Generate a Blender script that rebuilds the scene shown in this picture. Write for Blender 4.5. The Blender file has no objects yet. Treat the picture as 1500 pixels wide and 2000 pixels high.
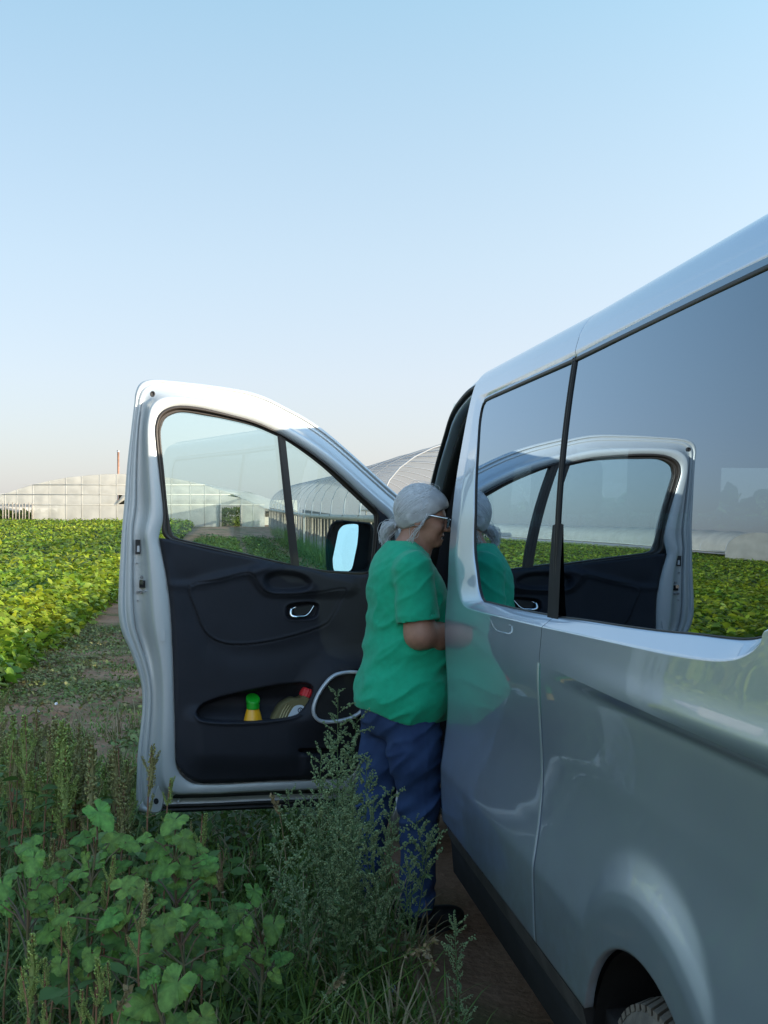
import bpy, bmesh, math, random
import numpy as np
from mathutils import Vector, Matrix
from mathutils.geometry import tessellate_polygon

random.seed(7)
rng = np.random.default_rng(7)
SC = bpy.context.scene
COL = SC.collection

# ------------------------------------------------------------------ camera
CAM_H = 1.54                       # metres above the reference ground
FOC = 2200.0                       # focal length in photo pixels (1500 x 2000)
YAW = math.atan(320 / FOC)         # the van points this far left of the view
CA, SA = math.cos(YAW), math.sin(YAW)
cam = bpy.data.cameras.new("camera")
cam.sensor_fit = 'VERTICAL'
cam.sensor_height = 24.0
cam.lens = 24.0 * FOC / 2000.0
cam.shift_y = 12 / 2000.0
cam.clip_start = 0.05
cam.clip_end = 4000
camo = bpy.data.objects.new("camera", cam)
camo.location = (0, 0, CAM_H)
camo.rotation_euler = (math.radians(90), 0, 0)
COL.objects.link(camo)
SC.camera = camo

# ------------------------------------------------------------------ light
SUN_EL = math.radians(10.3)
SUN_DIR = Vector((0.868, -0.496, math.tan(SUN_EL))).normalized()
world = bpy.data.worlds.new("World")
SC.world = world
world.use_nodes = True
wn = world.node_tree.nodes
wl = world.node_tree.links
sky = wn.new('ShaderNodeTexSky')
sky.sky_type = 'NISHITA'
sky.sun_disc = False
sky.sun_elevation = SUN_EL
# Nishita: rotation 0 puts the sun towards +Y, growing clockwise seen from above
sky.sun_rotation = math.atan2(SUN_DIR.x, SUN_DIR.y)
sky.altitude = 0
sky.air_density = 1.0
sky.dust_density = 1.6
sky.ozone_density = 2.6
bg = wn['Background']
bg.inputs['Strength'].default_value = 0.15
# summer haze: the clear sky pales towards the horizon, all the way round
wtc = wn.new('ShaderNodeTexCoord'); wsp = wn.new('ShaderNodeSeparateXYZ'); wl.new(wtc.outputs['Generated'], wsp.inputs[0])
wrp = wn.new('ShaderNodeValToRGB'); wl.new(wsp.outputs['Z'], wrp.inputs[0])
we = wrp.color_ramp.elements
we[0].position, we[0].color = 0.0, (.74, .71, .74, 1); we[1].position, we[1].color = 1.0, (.17, .34, .58, 1)
for p_, c_ in ((.05, (.73, .715, .765)), (.12, (.72, .735, .805)), (.22, (.635, .735, .81)), (.42, (.42, .645, .785)), (.62, (.27, .47, .72))):
    q_ = we.new(p_); q_.color = (*c_, 1)
wsc = wn.new('ShaderNodeVectorMath'); wsc.operation = 'SCALE'; wsc.inputs['Scale'].default_value = 3.25; wl.new(wrp.outputs[0], wsc.inputs[0])
# forward scattering: the haze brightens smoothly towards the sun, behind and right of the camera
wdt = wn.new('ShaderNodeVectorMath'); wdt.operation = 'DOT_PRODUCT'; wl.new(wtc.outputs['Generated'], wdt.inputs[0]); wdt.inputs[1].default_value = SUN_DIR
wmr = wn.new('ShaderNodeMapRange'); wmr.inputs[1].default_value = -1.0; wl.new(wdt.outputs['Value'], wmr.inputs[0])
wpw = wn.new('ShaderNodeMath'); wpw.operation = 'POWER'; wpw.inputs[1].default_value = 3.0; wl.new(wmr.outputs[0], wpw.inputs[0])
wma = wn.new('ShaderNodeMath'); wma.operation = 'MULTIPLY_ADD'; wma.inputs[1].default_value = 3.4 * 3.25; wma.inputs[2].default_value = 3.25; wl.new(wpw.outputs[0], wma.inputs[0])
wl.new(wma.outputs[0], wsc.inputs['Scale'])
wmx = wn.new('ShaderNodeMix'); wmx.data_type = 'RGBA'; wmx.inputs[0].default_value = .70
wl.new(sky.outputs[0], wmx.inputs[6]); wl.new(wsc.outputs[0], wmx.inputs[7]); wl.new(wmx.outputs[2], bg.inputs[0])
sun = bpy.data.lights.new("sun", 'SUN')
sun.energy = 5.0
sun.angle = math.radians(0.6)
sun.color = (1.0, 0.87, 0.68)
suno = bpy.data.objects.new("sun", sun)
suno.rotation_euler = SUN_DIR.to_track_quat('Z', 'Y').to_euler()
suno.location = (20, -10, 12)
COL.objects.link(suno)
SC.view_settings.view_transform = 'Standard'
SC.view_settings.look = 'None'
SC.view_settings.exposure = 1.12
SC.view_settings.gamma = 1.0
SC.view_settings.use_curve_mapping = False
SC.cycles.use_denoising = True
SC.cycles.max_bounces = 10
SC.cycles.transparent_max_bounces = 24
SC.cycles.caustics_reflective = False
SC.cycles.caustics_refractive = False
SC.cycles.sample_clamp_indirect = 6

# ------------------------------------------------------------------ helpers
def tag(o, label=None, cat=None, group=None, kind=None):
    if label: o['label'] = label
    if cat: o['category'] = cat
    if group: o['group'] = group
    if kind: o['kind'] = kind
    return o

def empty(name, loc=(0, 0, 0), rz=0.0, label=None, cat=None, group=None):
    o = bpy.data.objects.new(name, None)
    o.empty_display_size = 0.2
    o.location = loc
    o.rotation_euler = (0, 0, rz)
    COL.objects.link(o)
    return tag(o, label, cat, group)

def mk(name, verts, faces, mats, parent=None, fm=None, smooth=True, loc=None):
    """one mesh object; fm = material index per face"""
    me = bpy.data.meshes.new(name)
    verts = np.asarray(verts, dtype=np.float64)
    me.from_pydata([tuple(v) for v in verts], [], [tuple(int(i) for i in f) for f in faces])
    if not isinstance(mats, (list, tuple)): mats = [mats]
    for m in mats: me.materials.append(m)
    n = len(me.polygons)
    if fm is not None and len(fm) == n:
        me.polygons.foreach_set('material_index', np.asarray(fm, dtype=np.int32))
    me.polygons.foreach_set('use_smooth', np.full(n, bool(smooth)))
    me.update()
    o = bpy.data.objects.new(name, me)
    if loc is not None: o.location = loc
    COL.objects.link(o)
    if parent is not None: o.parent = parent
    return o

class MB:
    """collects shapes into one mesh"""
    def __init__(s): s.v = []; s.f = []; s.m = []; s.n = 0
    def add(s, V, Fc, m=0):
        V = np.asarray(V, float).reshape(-1, 3)
        s.v.append(V)
        for k, f in enumerate(Fc):
            s.f.append(tuple(int(i) + s.n for i in f))
            s.m.append(m if np.isscalar(m) else int(m[k]))
        s.n += len(V)
        return s
    def build(s, name, mats, parent=None, smooth=True, loc=None):
        return mk(name, np.vstack(s.v), s.f, mats, parent, s.m, smooth, loc)

def grid_faces(nu, nv, closed_u=False, closed_v=False):
    f = []
    for i in range(nu if closed_u else nu - 1):
        for j in range(nv if closed_v else nv - 1):
            i2 = (i + 1) % nu; j2 = (j + 1) % nv
            f.append((i * nv + j, i2 * nv + j, i2 * nv + j2, i * nv + j2))
    return f

def box(c, s, rot=None):
    c = np.array(c, float); s = np.array(s, float) / 2
    V = np.array([[x, y, z] for x in (-1, 1) for y in (-1, 1) for z in (-1, 1)], float) * s
    if rot is not None: V = V @ np.array(rot).T
    return V + c, [(0, 1, 3, 2), (4, 6, 7, 5), (0, 4, 5, 1), (2, 3, 7, 6), (0, 2, 6, 4), (1, 5, 7, 3)]

def catmull(P, k=6, closed=False):
    P = np.asarray(P, float); n = len(P); out = []
    rngi = range(n if closed else n - 1)
    for i in rngi:
        if closed: a, b, c, d = P[(i - 1) % n], P[i], P[(i + 1) % n], P[(i + 2) % n]
        else: a, b, c, d = P[max(i - 1, 0)], P[i], P[i + 1], P[min(i + 2, n - 1)]
        for t in np.arange(k) / k:
            out.append(0.5 * ((2 * b) + (c - a) * t + (2 * a - 5 * b + 4 * c - d) * t * t + (3 * b - a - 3 * c + d) * t ** 3))
    if not closed: out.append(P[-1])
    return np.array(out)

def frames(P):
    T = np.gradient(P, axis=0); T /= np.linalg.norm(T, axis=1)[:, None] + 1e-12
    ref = np.array([0, 0, 1.0]) if abs(T[0][2]) < 0.9 else np.array([1.0, 0, 0])
    N = []; n = np.cross(T[0], ref); n /= np.linalg.norm(n)
    for t in T:
        n = n - t * (n @ t); n /= np.linalg.norm(n) + 1e-12; N.append(n)
    N = np.array(N)
    return T, N, np.cross(T, N)

def tube(P, r, k=8, caps=True):
    P = np.asarray(P, float); n = len(P)
    r = np.broadcast_to(np.asarray(r, float), (n,))
    T, N, B = frames(P)
    a = np.linspace(0, 2 * np.pi, k, endpoint=False)
    V = (P[:, None] + r[:, None, None] * (np.cos(a)[None, :, None] * N[:, None] + np.sin(a)[None, :, None] * B[:, None])).reshape(-1, 3)
    f = grid_faces(n, k, False, True)
    if caps: f.append(tuple(range(k))[::-1]); f.append(tuple(range((n - 1) * k, n * k)))
    return V, f

def sweep(P, prof, Nrm):
    """sweep a 2D profile (a,b) along P: a along Nrm, b along Nrm x T"""
    P = np.asarray(P, float); T = np.gradient(P, axis=0); T /= np.linalg.norm(T, axis=1)[:, None]
    Nrm = np.asarray(Nrm, float)
    if Nrm.ndim == 1: Nrm = np.repeat(Nrm[None], len(P), 0)
    B = np.cross(Nrm, T); B /= np.linalg.norm(B, axis=1)[:, None]
    A = np.cross(T, B)
    prof = np.asarray(prof, float)
    V = P[:, None] + prof[None, :, 0, None] * A[:, None] + prof[None, :, 1, None] * B[:, None]
    return V.reshape(-1, 3), grid_faces(len(P), len(prof), False, True)

def lathe(prof, k=24):
    prof = np.asarray(prof, float); a = np.linspace(0, 2 * np.pi, k, endpoint=False)
    V = np.stack([prof[:, None, 0] * np.cos(a), prof[:, None, 0] * np.sin(a), np.repeat(prof[:, 1:2], k, 1)], -1).reshape(-1, 3)
    return V, grid_faces(len(prof), k, False, True)

def loft(loops):
    L = np.asarray(loops, float)
    return L.reshape(-1, 3), grid_faces(L.shape[0], L.shape[1], False, True)

def poly_fill(P3):
    P3 = np.asarray(P3, float)
    t = tessellate_polygon([[Vector(p) for p in P3]])
    return P3, [tuple(x) for x in t]

def sstep(a, b, x):
    t = np.clip((np.asarray(x, float) - a) / (b - a), 0, 1)
    return t * t * (3 - 2 * t)

def sd_poly(x, y, poly):
    """signed distance to a polygon, negative inside"""
    poly = np.asarray(poly, float)
    d = np.full(np.shape(x), 1e9); inside = np.zeros(np.shape(x), bool)
    n = len(poly)
    for i in range(n):
        ax, ay = poly[i]; bx, by = poly[(i + 1) % n]
        ex, ey = bx - ax, by - ay
        t = np.clip(((x - ax) * ex + (y - ay) * ey) / (ex * ex + ey * ey + 1e-12), 0, 1)
        d = np.minimum(d, np.hypot(x - ax - t * ex, y - ay - t * ey))
        c = ((ay > y) != (by > y)) & (x < (bx - ax) * (y - ay) / (by - ay + 1e-12) + ax)
        inside ^= c
    return np.where(inside, -d, d)

def sd_line(x, y, pts):
    d = np.full(np.shape(x), 1e9)
    for (ax, ay), (bx, by) in zip(pts[:-1], pts[1:]):
        ex, ey = bx - ax, by - ay
        t = np.clip(((x - ax) * ex + (y - ay) * ey) / (ex * ex + ey * ey + 1e-12), 0, 1)
        d = np.minimum(d, np.hypot(x - ax - t * ex, y - ay - t * ey))
    return d

def vnoise(P, scale=1.0, seed=0, octv=3):
    """cheap smooth value noise on Nx3 points"""
    P = np.asarray(P, float) * scale + seed * 17.31
    out = 0; amp = 1; tot = 0
    for o in range(octv):
        i = np.floor(P).astype(np.int64); f = P - i; f = f * f * (3 - 2 * f)
        def h(a, b, c):
            q = (i[..., 0] + a) * 374761393 + (i[..., 1] + b) * 668265263 + (i[..., 2] + c) * 2147483647 + seed * 1013 + o * 7919
            q = (q ^ (q >> 13)) * 1274126177
            return ((q ^ (q >> 16)) & 0xffff) / 65535.0
        v = 0
        for a in (0, 1):
            for b in (0, 1):
                for c in (0, 1):
                    w = (f[..., 0] if a else 1 - f[..., 0]) * (f[..., 1] if b else 1 - f[..., 1]) * (f[..., 2] if c else 1 - f[..., 2])
                    v = v + w * h(a, b, c)
        out = out + v * amp; tot += amp; amp *= 0.5; P = P * 2.03
    return out / tot * 2 - 1

# ------------------------------------------------------------------ materials
def mat(name, col, rough=0.6, metal=0.0, coat=0.0, var=0.0, vscale=8.0, bump=0.0, bscale=60.0,
        col2=None, island=0.0, sss=0.0, trans=0.0, spec=0.5, coatr=0.02, sheen=0.0, detail=4, rvar=0.0):
    m = bpy.data.materials.new(name); m.use_nodes = True
    nt = m.node_tree; N = nt.nodes; L = nt.links
    b = N['Principled BSDF']
    b.inputs['Roughness'].default_value = rough
    b.inputs['Metallic'].default_value = metal
    b.inputs['Coat Weight'].default_value = coat
    b.inputs['Coat Roughness'].default_value = coatr
    b.inputs['Specular IOR Level'].default_value = spec
    b.inputs['Sheen Weight'].default_value = sheen
    c = (*col, 1)
    b.inputs['Base Color'].default_value = c
    tc = N.new('ShaderNodeTexCoord')
    out = None
    if var > 0 or col2 is not None:
        nz = N.new('ShaderNodeTexNoise'); nz.inputs['Scale'].default_value = vscale; nz.inputs['Detail'].default_value = detail
        L.new(tc.outputs['Object'], nz.inputs['Vector'])
        mx = N.new('ShaderNodeMix'); mx.data_type = 'RGBA'
        rp = N.new('ShaderNodeMapRange'); rp.inputs[1].default_value = 0.35; rp.inputs[2].default_value = 0.65
        L.new(nz.outputs['Fac'], rp.inputs[0]); L.new(rp.outputs[0], mx.inputs[0])
        c2 = col2 if col2 is not None else tuple(x * (1 + var) for x in col)
        c1 = col if col2 is not None else tuple(x * (1 - var) for x in col)
        mx.inputs[6].default_value = (*c1, 1); mx.inputs[7].default_value = (*c2, 1)
        out = mx.outputs[2]
        if rvar:
            mr = N.new('ShaderNodeMapRange'); mr.inputs[3].default_value = rough - rvar; mr.inputs[4].default_value = rough + rvar
            L.new(nz.outputs['Fac'], mr.inputs[0]); L.new(mr.outputs[0], b.inputs['Roughness'])
    if island > 0:
        g = N.new('ShaderNodeNewGeometry'); hs = N.new('ShaderNodeHueSaturation')
        mr = N.new('ShaderNodeMapRange'); mr.inputs[3].default_value = 1 - island; mr.inputs[4].default_value = 1 + island
        L.new(g.outputs['Random Per Island'], mr.inputs[0]); L.new(mr.outputs[0], hs.inputs['Value'])
        mr2 = N.new('ShaderNodeMapRange'); mr2.inputs[3].default_value = 0.5 - island * 0.06; mr2.inputs[4].default_value = 0.5 + island * 0.04
        ml = N.new('ShaderNodeMath'); ml.operation = 'MULTIPLY'; ml.inputs[1].default_value = 7.77
        fr = N.new('ShaderNodeMath'); fr.operation = 'FRACT'
        L.new(g.outputs['Random Per Island'], ml.inputs[0]); L.new(ml.outputs[0], fr.inputs[0]); L.new(fr.outputs[0], mr2.inputs[0]); L.new(mr2.outputs[0], hs.inputs['Hue'])
        if out is not None: L.new(out, hs.inputs['Color'])
        else: hs.inputs['Color'].default_value = c
        out = hs.outputs[0]
    if out is not None: L.new(out, b.inputs['Base Color'])
    if bump > 0:
        nz = N.new('ShaderNodeTexNoise'); nz.inputs['Scale'].default_value = bscale; nz.inputs['Detail'].default_value = 3
        L.new(tc.outputs['Object'], nz.inputs['Vector'])
        bp = N.new('ShaderNodeBump'); bp.inputs['Strength'].default_value = bump; bp.inputs['Distance'].default_value = 0.004
        L.new(nz.outputs['Fac'], bp.inputs['Height']); L.new(bp.outputs[0], b.inputs['Normal'])
    if trans > 0:                    # thin leaf: some light passes through
        tr = N.new('ShaderNodeBsdfTranslucent'); ms = N.new('ShaderNodeMixShader'); ms.inputs[0].default_value = trans
        if out is not None: L.new(out, tr.inputs['Color'])
        else: tr.inputs['Color'].default_value = c
        L.new(b.outputs[0], ms.inputs[1]); L.new(tr.outputs[0], ms.inputs[2])
        L.new(ms.outputs[0], N['Material Output'].inputs[0])
    return m

def glass_mat(name, tint, f0=0.08, rough=0.0, gcol=(1, 1, 1)):
    m = bpy.data.materials.new(name); m.use_nodes = True
    nt = m.node_tree; N = nt.nodes; L = nt.links
    N.remove(N['Principled BSDF'])
    tr = N.new('ShaderNodeBsdfTransparent'); tr.inputs[0].default_value = (*tint, 1)
    gl = N.new('ShaderNodeBsdfGlossy'); gl.inputs['Roughness'].default_value = rough; gl.inputs[0].default_value = (*gcol, 1)
    lw = N.new('ShaderNodeLayerWeight'); lw.inputs[0].default_value = 0.5
    pw = N.new('ShaderNodeMath'); pw.operation = 'POWER'; pw.inputs[1].default_value = 2.6
    mr = N.new('ShaderNodeMapRange'); mr.inputs[3].default_value = f0; mr.inputs[4].default_value = 1.0
    L.new(lw.outputs['Facing'], pw.inputs[0]); L.new(pw.outputs[0], mr.inputs[0])
    ms = N.new('ShaderNodeMixShader')
    L.new(mr.outputs[0], ms.inputs[0]); L.new(tr.outputs[0], ms.inputs[1]); L.new(gl.outputs[0], ms.inputs[2])
    L.new(ms.outputs[0], N['Material Output'].inputs[0])
    return m

M = {}
M['paint'] = mat('silver_paint', (0.49, 0.59, 0.72), 0.35, 0.74, 1.0, var=0.02, vscale=3, coatr=0.012)
def dusty(m):      # road dust thrown up over the lowest part of the panels, and faint water spots
    nt = m.node_tree; N = nt.nodes; L = nt.links; b = N['Principled BSDF']; tc = N.new('ShaderNodeTexCoord'); sp = N.new('ShaderNodeSeparateXYZ'); L.new(tc.outputs['Object'], sp.inputs[0])
    mr = N.new('ShaderNodeMapRange'); mr.inputs[1].default_value = .80; mr.inputs[2].default_value = .42; L.new(sp.outputs['Z'], mr.inputs[0])
    nz = N.new('ShaderNodeTexNoise'); nz.inputs['Scale'].default_value = 14; nz.inputs['Detail'].default_value = 8; nz.inputs['Roughness'].default_value = .7; L.new(tc.outputs['Object'], nz.inputs[0])
    n2 = N.new('ShaderNodeMapRange'); n2.inputs[1].default_value = .35; n2.inputs[2].default_value = .75; L.new(nz.outputs['Fac'], n2.inputs[0])
    ml = N.new('ShaderNodeMath'); ml.operation = 'MULTIPLY'; L.new(mr.outputs[0], ml.inputs[0]); L.new(n2.outputs[0], ml.inputs[1])
    m2 = N.new('ShaderNodeMath'); m2.operation = 'MULTIPLY'; m2.inputs[1].default_value = .55; L.new(ml.outputs[0], m2.inputs[0])
    src = b.inputs['Base Color'].links[0].from_socket; mx = N.new('ShaderNodeMix'); mx.data_type = 'RGBA'; mx.inputs[7].default_value = (.30, .25, .20, 1)
    L.new(m2.outputs[0], mx.inputs[0]); L.new(src, mx.inputs[6]); L.new(mx.outputs[2], b.inputs['Base Color'])
    cr = N.new('ShaderNodeMath'); cr.operation = 'MULTIPLY_ADD'; cr.inputs[1].default_value = .5; cr.inputs[2].default_value = .012; L.new(m2.outputs[0], cr.inputs[0]); L.new(cr.outputs[0], b.inputs['Coat Roughness'])
    nb = N.new('ShaderNodeTexNoise'); nb.inputs['Scale'].default_value = 900; L.new(tc.outputs['Object'], nb.inputs[0])
    bp = N.new('ShaderNodeBump'); bp.inputs['Strength'].default_value = .12; bp.inputs['Distance'].default_value = .001; L.new(nb.outputs['Fac'], bp.inputs['Height']); L.new(bp.outputs[0], b.inputs['Normal'])
dusty(M['paint'])
M['paint_in'] = mat('silver_paint_door_frame', (0.50, 0.53, 0.54), 0.42, 0.35, 0.5, coatr=0.08)
M['plastic'] = mat('charcoal_plastic', (0.020, 0.021, 0.028), 0.6, bump=0.25, bscale=900, var=0.1, vscale=4, spec=.25)
M['plastic_lt'] = mat('charcoal_plastic_smooth', (0.030, 0.031, 0.038), 0.38, bump=0.15, bscale=900)
M['rubber'] = mat('black_rubber', (0.012, 0.012, 0.013), 0.5)
M['seal'] = mat('window_seal', (0.030, 0.024, 0.020), 0.45)
M['black'] = mat('black_underbody', (0.010, 0.010, 0.011), 0.8, var=0.4, vscale=10)
M['cladding'] = mat('dusty_sill_plastic', (0.055, 0.050, 0.046), 0.7, var=0.3, vscale=12)
M['chrome'] = mat('chrome', (0.75, 0.78, 0.80), 0.08, 1.0)
M['grey_trim'] = mat('grey_trim', (0.50, 0.54, 0.58), 0.30, 0.2, 0.4)
M['glass_door'] = glass_mat('clear_glass', (0.85, 0.935, 0.935), 0.045)
M['glass_dark'] = glass_mat('privacy_glass', (0.10, 0.14, 0.16), 0.13, 0.0, (.66, .83, 1.0))
M['glass_far'] = glass_mat('far_glass', (0.05, 0.075, 0.075), 0.08)
M['mirror'] = mat('mirror_glass', (0.50, 0.68, 0.80), 0.0, 1.0)
M['seat'] = mat('seat_fabric', (0.018, 0.018, 0.02), 0.9, var=0.2, vscale=30)
M['tyre'] = mat('dusty_tyre', (0.10, 0.09, 0.075), 0.85, col2=(0.20, 0.175, 0.14), vscale=16, bump=0.5, bscale=120)
M['rim'] = mat('wheel_rim', (0.30, 0.31, 0.32), 0.4, 0.7)
M['headliner'] = mat('grey_headliner', (0.035, 0.036, 0.04), 0.9)
# ================================================================== VAN
# van frame: v = to the van's right, s = towards its nose, z = up; camera at v = s = 0
def W2(v, s, z=0.0):
    return (v * CA - s * SA, v * SA + s * CA, z)
VO = np.array([1.83, 4.0, -0.08])
van = empty('passenger_van', W2(VO[0], VO[1], VO[2]), YAW,
            'silver passenger van with tinted side windows and its front door standing open', 'van')
def vp(P): return np.asarray(P, float) - VO
def vmk(name, V, Fc, mats, parent=None, fm=None, smooth=True):
    return mk(name, vp(V), Fc, mats, parent or van, fm, smooth)
def vbuild(mb, name, mats, parent=None, smooth=True):
    return mk(name, vp(np.vstack(mb.v)), mb.f, mats, parent or van, mb.m, smooth)
def ray(px, py):
    X = (px - 750) / FOC
    return np.array([X * CA + SA, -X * SA + CA, (1012 - py) / FOC])
CAMV = np.array([0, 0, CAM_H])

ZT = np.array([.10,.30,.40,.50,.58,.605,.66,.72,.80,.88,.97,1.12,1.27,1.45,1.66,1.85,1.97,2.04,2.08,2.11])
VT = np.array([.87,.850,.839,.8345,.8325,.8330,.8415,.8500,.8575,.8590,.8545,.848,.859,.868,.889,.921,.945,.965,.99,1.04])
_zz = np.linspace(.1, 2.11, 1600)
_cm = catmull(np.stack([ZT, VT], -1), 12); _vv = np.interp(_zz, _cm[:, 0], _cm[:, 1])
_k = np.exp(-0.5 * (np.arange(-24, 25) / 4.5) ** 2); _k /= _k.sum()
_vs = np.convolve(np.pad(_vv, 24, mode='edge'), _k, 'valid')
def v0(z): return np.interp(z, _zz, _vs)
WS, WZ, WR = 2.17, 0.26, 0.385       # rear wheel arch centre and radius
def side_v(s, z):
    s = np.asarray(s, float); z = np.asarray(z, float)
    rho = np.hypot(s - WS, (z - WZ) * 1.0)
    zr = rho + 0.125 + 1.5 * np.maximum(rho - .50, 0) ** 1.3 * 1.6
    h = np.clip(0.5 + 0.5 * (zr - z) / 0.02, 0, 1)
    ze = zr * (1 - h) + z * h - 0.02 * h * (1 - h)
    ze = np.where(z < 1.1, np.minimum(ze, z + 0.01), z)
    v = v0(np.where(z < 1.0, ze, z))
    A = 0.024 * sstep(2.95, 1.9, s)
    zc = 1.152 - 0.012 * (s - 2.2)
    under = sstep(zc + 0.004, zc - 0.035, z) * (1 - sstep(zc - 0.06, zc - 0.42, z))
    v = v - .006 * np.maximum(s - 2.94, 0)
    v = v + A * under - A * 0.25 * sstep(zc + .07, zc, z) * sstep(zc - .02, zc + .004, z)
    return v
def side_pt(px, py, off=0.0):
    d = ray(px, py); v = 0.86
    for _ in range(30):
        k = v / d[0]; s = d[1] * k; z = CAM_H + d[2] * k
        v = float(side_v(s, min(z, 2.1))) + off
    return s, z

S_SEAM, S_FRONT, S_REAR = 2.94, 4.185, 1.15
GAP = 0.0016
def pane_v(z): return .9005 + .037 * (z - 1.48) + .135 * (z - 1.48) ** 2
def inset(z): return np.maximum(pane_v(z) - .004 - side_v(2.9, z), .010)

# ---- lower body side, sliding panel and rear quarter
def zlow(s):
    s = np.asarray(s, float); d = np.abs(s - WS)
    za = WZ + np.sqrt(np.maximum(WR ** 2 - d ** 2, 0))
    return np.where(d < WR, np.maximum(za, 0.395), 0.395)
def side_panel(name, svals, nz=96, mi=None):
    svals = np.sort(np.asarray(svals)); w = np.linspace(0, 1, nz)
    S = np.repeat(svals[:, None], nz, 1); zl = zlow(svals)[:, None]
    Z = zl + (1.15 - zl) * w[None]
    V = side_v(S, Z)
    P = np.stack([V, S, Z], -1)
    # folded edges
    e1 = P[0] * .96 + P[1] * .04; e2 = P[-1] * .96 + P[-2] * .04
    rows = [P[0] + np.array([0.03, 0.002, 0]), P[0] + np.array([0.0012, 0, 0]), e1] + list(P[1:-1]) + [e2, P[-1] + np.array([0.0012, 0, 0]), P[-1] + np.array([0.03, -0.002, 0])]
    P = np.stack(rows)
    low = P[:, :1] + np.array([0.022, 0, 0.002]); P[:, 0] += np.array([0.002, 0, 0])
    P = np.concatenate([low, P], 1)
    return vmk(name, P.reshape(-1, 3), grid_faces(P.shape[0], P.shape[1]), M['paint'])
ang = np.linspace(0, np.pi, 60)
arch_s = WS + WR * np.cos(ang)
side_panel('sliding_side_panel', np.linspace(S_SEAM + GAP, S_FRONT, 70))
rear_panel = side_panel('rear_quarter_panel', np.concatenate([np.linspace(S_REAR, WS - WR - .002, 40), arch_s[1:-1], np.linspace(WS + WR + .002, S_SEAM - GAP, 24)]))
# dark liner behind the seam and inside the arch
mb = MB()
zz = np.linspace(0.41, 2.05, 40)
for sa, sb in ((S_SEAM - .05, S_SEAM + .05),):
    P = np.array([[[float(side_v(S_SEAM, z)) + .028, s, z] for z in zz] for s in (sa, sb)])
    mb.add(P.reshape(-1, 3), grid_faces(2, len(zz)))
a2 = np.linspace(-0.25, np.pi + 0.25, 50)
al = []
for r_, dv in ((WR - .004, .865), (WR + .012, .90), (WR + .02, 1.15), (WR + .0, 1.30)):
    al.append([[dv, WS + r_ * math.cos(t), WZ + r_ * math.sin(t)] for t in a2])
al = np.array(al); mb.add(al.reshape(-1, 3), grid_faces(4, 50))
mb.add(*poly_fill(al[-1]))
vbuild(mb, 'wheel_arch_liner', M['black'])

# sill: dusty plastic strip below the paint, then the black underside, cut around the arch
mb = MB()
prof = [(.842, .393), (.846, .385), (.856, .34), (.866, .318), (.868, .30), (.876, .20), (1.0, .175), (1.4, .17)]
for sa, sb in ((WS + WR + .004, 4.19), (S_REAR, WS - WR - .004)):
    sv = np.linspace(sa, sb, 12)
    P = np.array([[[v, s, z] for v, z in prof] for s in sv])
    f = grid_faces(12, len(prof)); m = [0 if (i % (len(prof) - 1)) < 3 else 1 for i in range(len(f))]
    mb.add(P.reshape(-1, 3), f, m)
    for e in (P[0], P[-1]): mb.add(np.vstack([e, [[1.4, e[0][1], .393]]]), [tuple(range(len(prof) + 1))], 1)
vbuild(mb, 'sill_cladding', [M['cladding'], M['black']])

# ---- upper side: window rings
def SZ(px, py): return side_pt(px, py)
Wl = [SZ(923,1173), SZ(937,1178), SZ(985,1190), (S_SEAM, SZ(1058,1204)[1]), SZ(1120,1213), SZ(1197,1225), SZ(1265,1234), SZ(1327,1240), SZ(1390,1248), SZ(1426,1250), SZ(1457,1245), SZ(1483,1231), SZ(1500,1210),
      (1.585,1.38), (1.52,1.55), (1.47,1.75), (1.45,1.90), (1.465,1.97), (1.52,1.989), (1.8,1.986), (2.2,1.982), (2.6,1.977), (S_SEAM,1.973), (3.3,1.972), (3.7,1.971), (3.93,1.969),
      SZ(943,785), SZ(939,793), SZ(932,825), SZ(926,877), SZ(919,937), SZ(915,1000), SZ(912,1041), SZ(911,1080), SZ(914,1115), SZ(917,1150)]
Rl = [SZ(906,1184), SZ(925,1193), SZ(985,1208), (S_SEAM, SZ(1056,1225)[1]), SZ(1110,1237), SZ(1190,1255), SZ(1252,1269), SZ(1313,1282), SZ(1385,1292), SZ(1430,1291), SZ(1462,1279), SZ(1484,1259), SZ(1500,1232),
      (1.545,1.36), (1.48,1.55), (1.43,1.75), (1.41,1.91), (1.43,1.99), (1.51,2.011), (1.8,2.008), (2.2,2.004), (2.6,1.999), (S_SEAM,1.995), (3.3,1.994), (3.7,1.992), (3.96,1.99),
      SZ(934,772), SZ(928,786), SZ(921,825), SZ(913,877), SZ(904,937), SZ(897,1000), SZ(891,1045), SZ(888,1090), SZ(890,1130), SZ(896,1165)]
Wl = np.array(Wl); Rl = np.array(Rl)
iS = [3, 22]
def dens(P, k=5): return catmull(P, k, True)
K = 5
Wd = dens(Wl, K); Rd = dens(Rl, K)
El = []
for i, (s, z) in enumerate(Rl):
    if i <= 12: ez = 1.15
    elif i <= 17: ez = None
    elif i <= 26: ez = 2.03
    else: ez = None
    smin, smax = Rl[:, 0].min(), Rl[:, 0].max()
    if ez is not None:
        if s <= S_SEAM: es = S_REAR + (s - smin) / (S_SEAM - smin) * (S_SEAM - S_REAR)
        else: es = S_SEAM + (s - S_SEAM) / (smax - S_SEAM) * (S_FRONT - S_SEAM)
        El.append((es, ez))
    else:
        es = S_REAR if i <= 17 else S_FRONT
        zmin, zmax = (1.24, 1.97)
        El.append((es, np.clip(1.15 + (z - zmin) / (zmax - zmin) * .88, 1.15, 2.03)))
El = np.array(El)
El[0] = (S_FRONT, 1.15); El[12] = (S_REAR, 1.15); El[18] = (S_REAR, 2.03); El[26] = (S_FRONT, 2.03)
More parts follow.
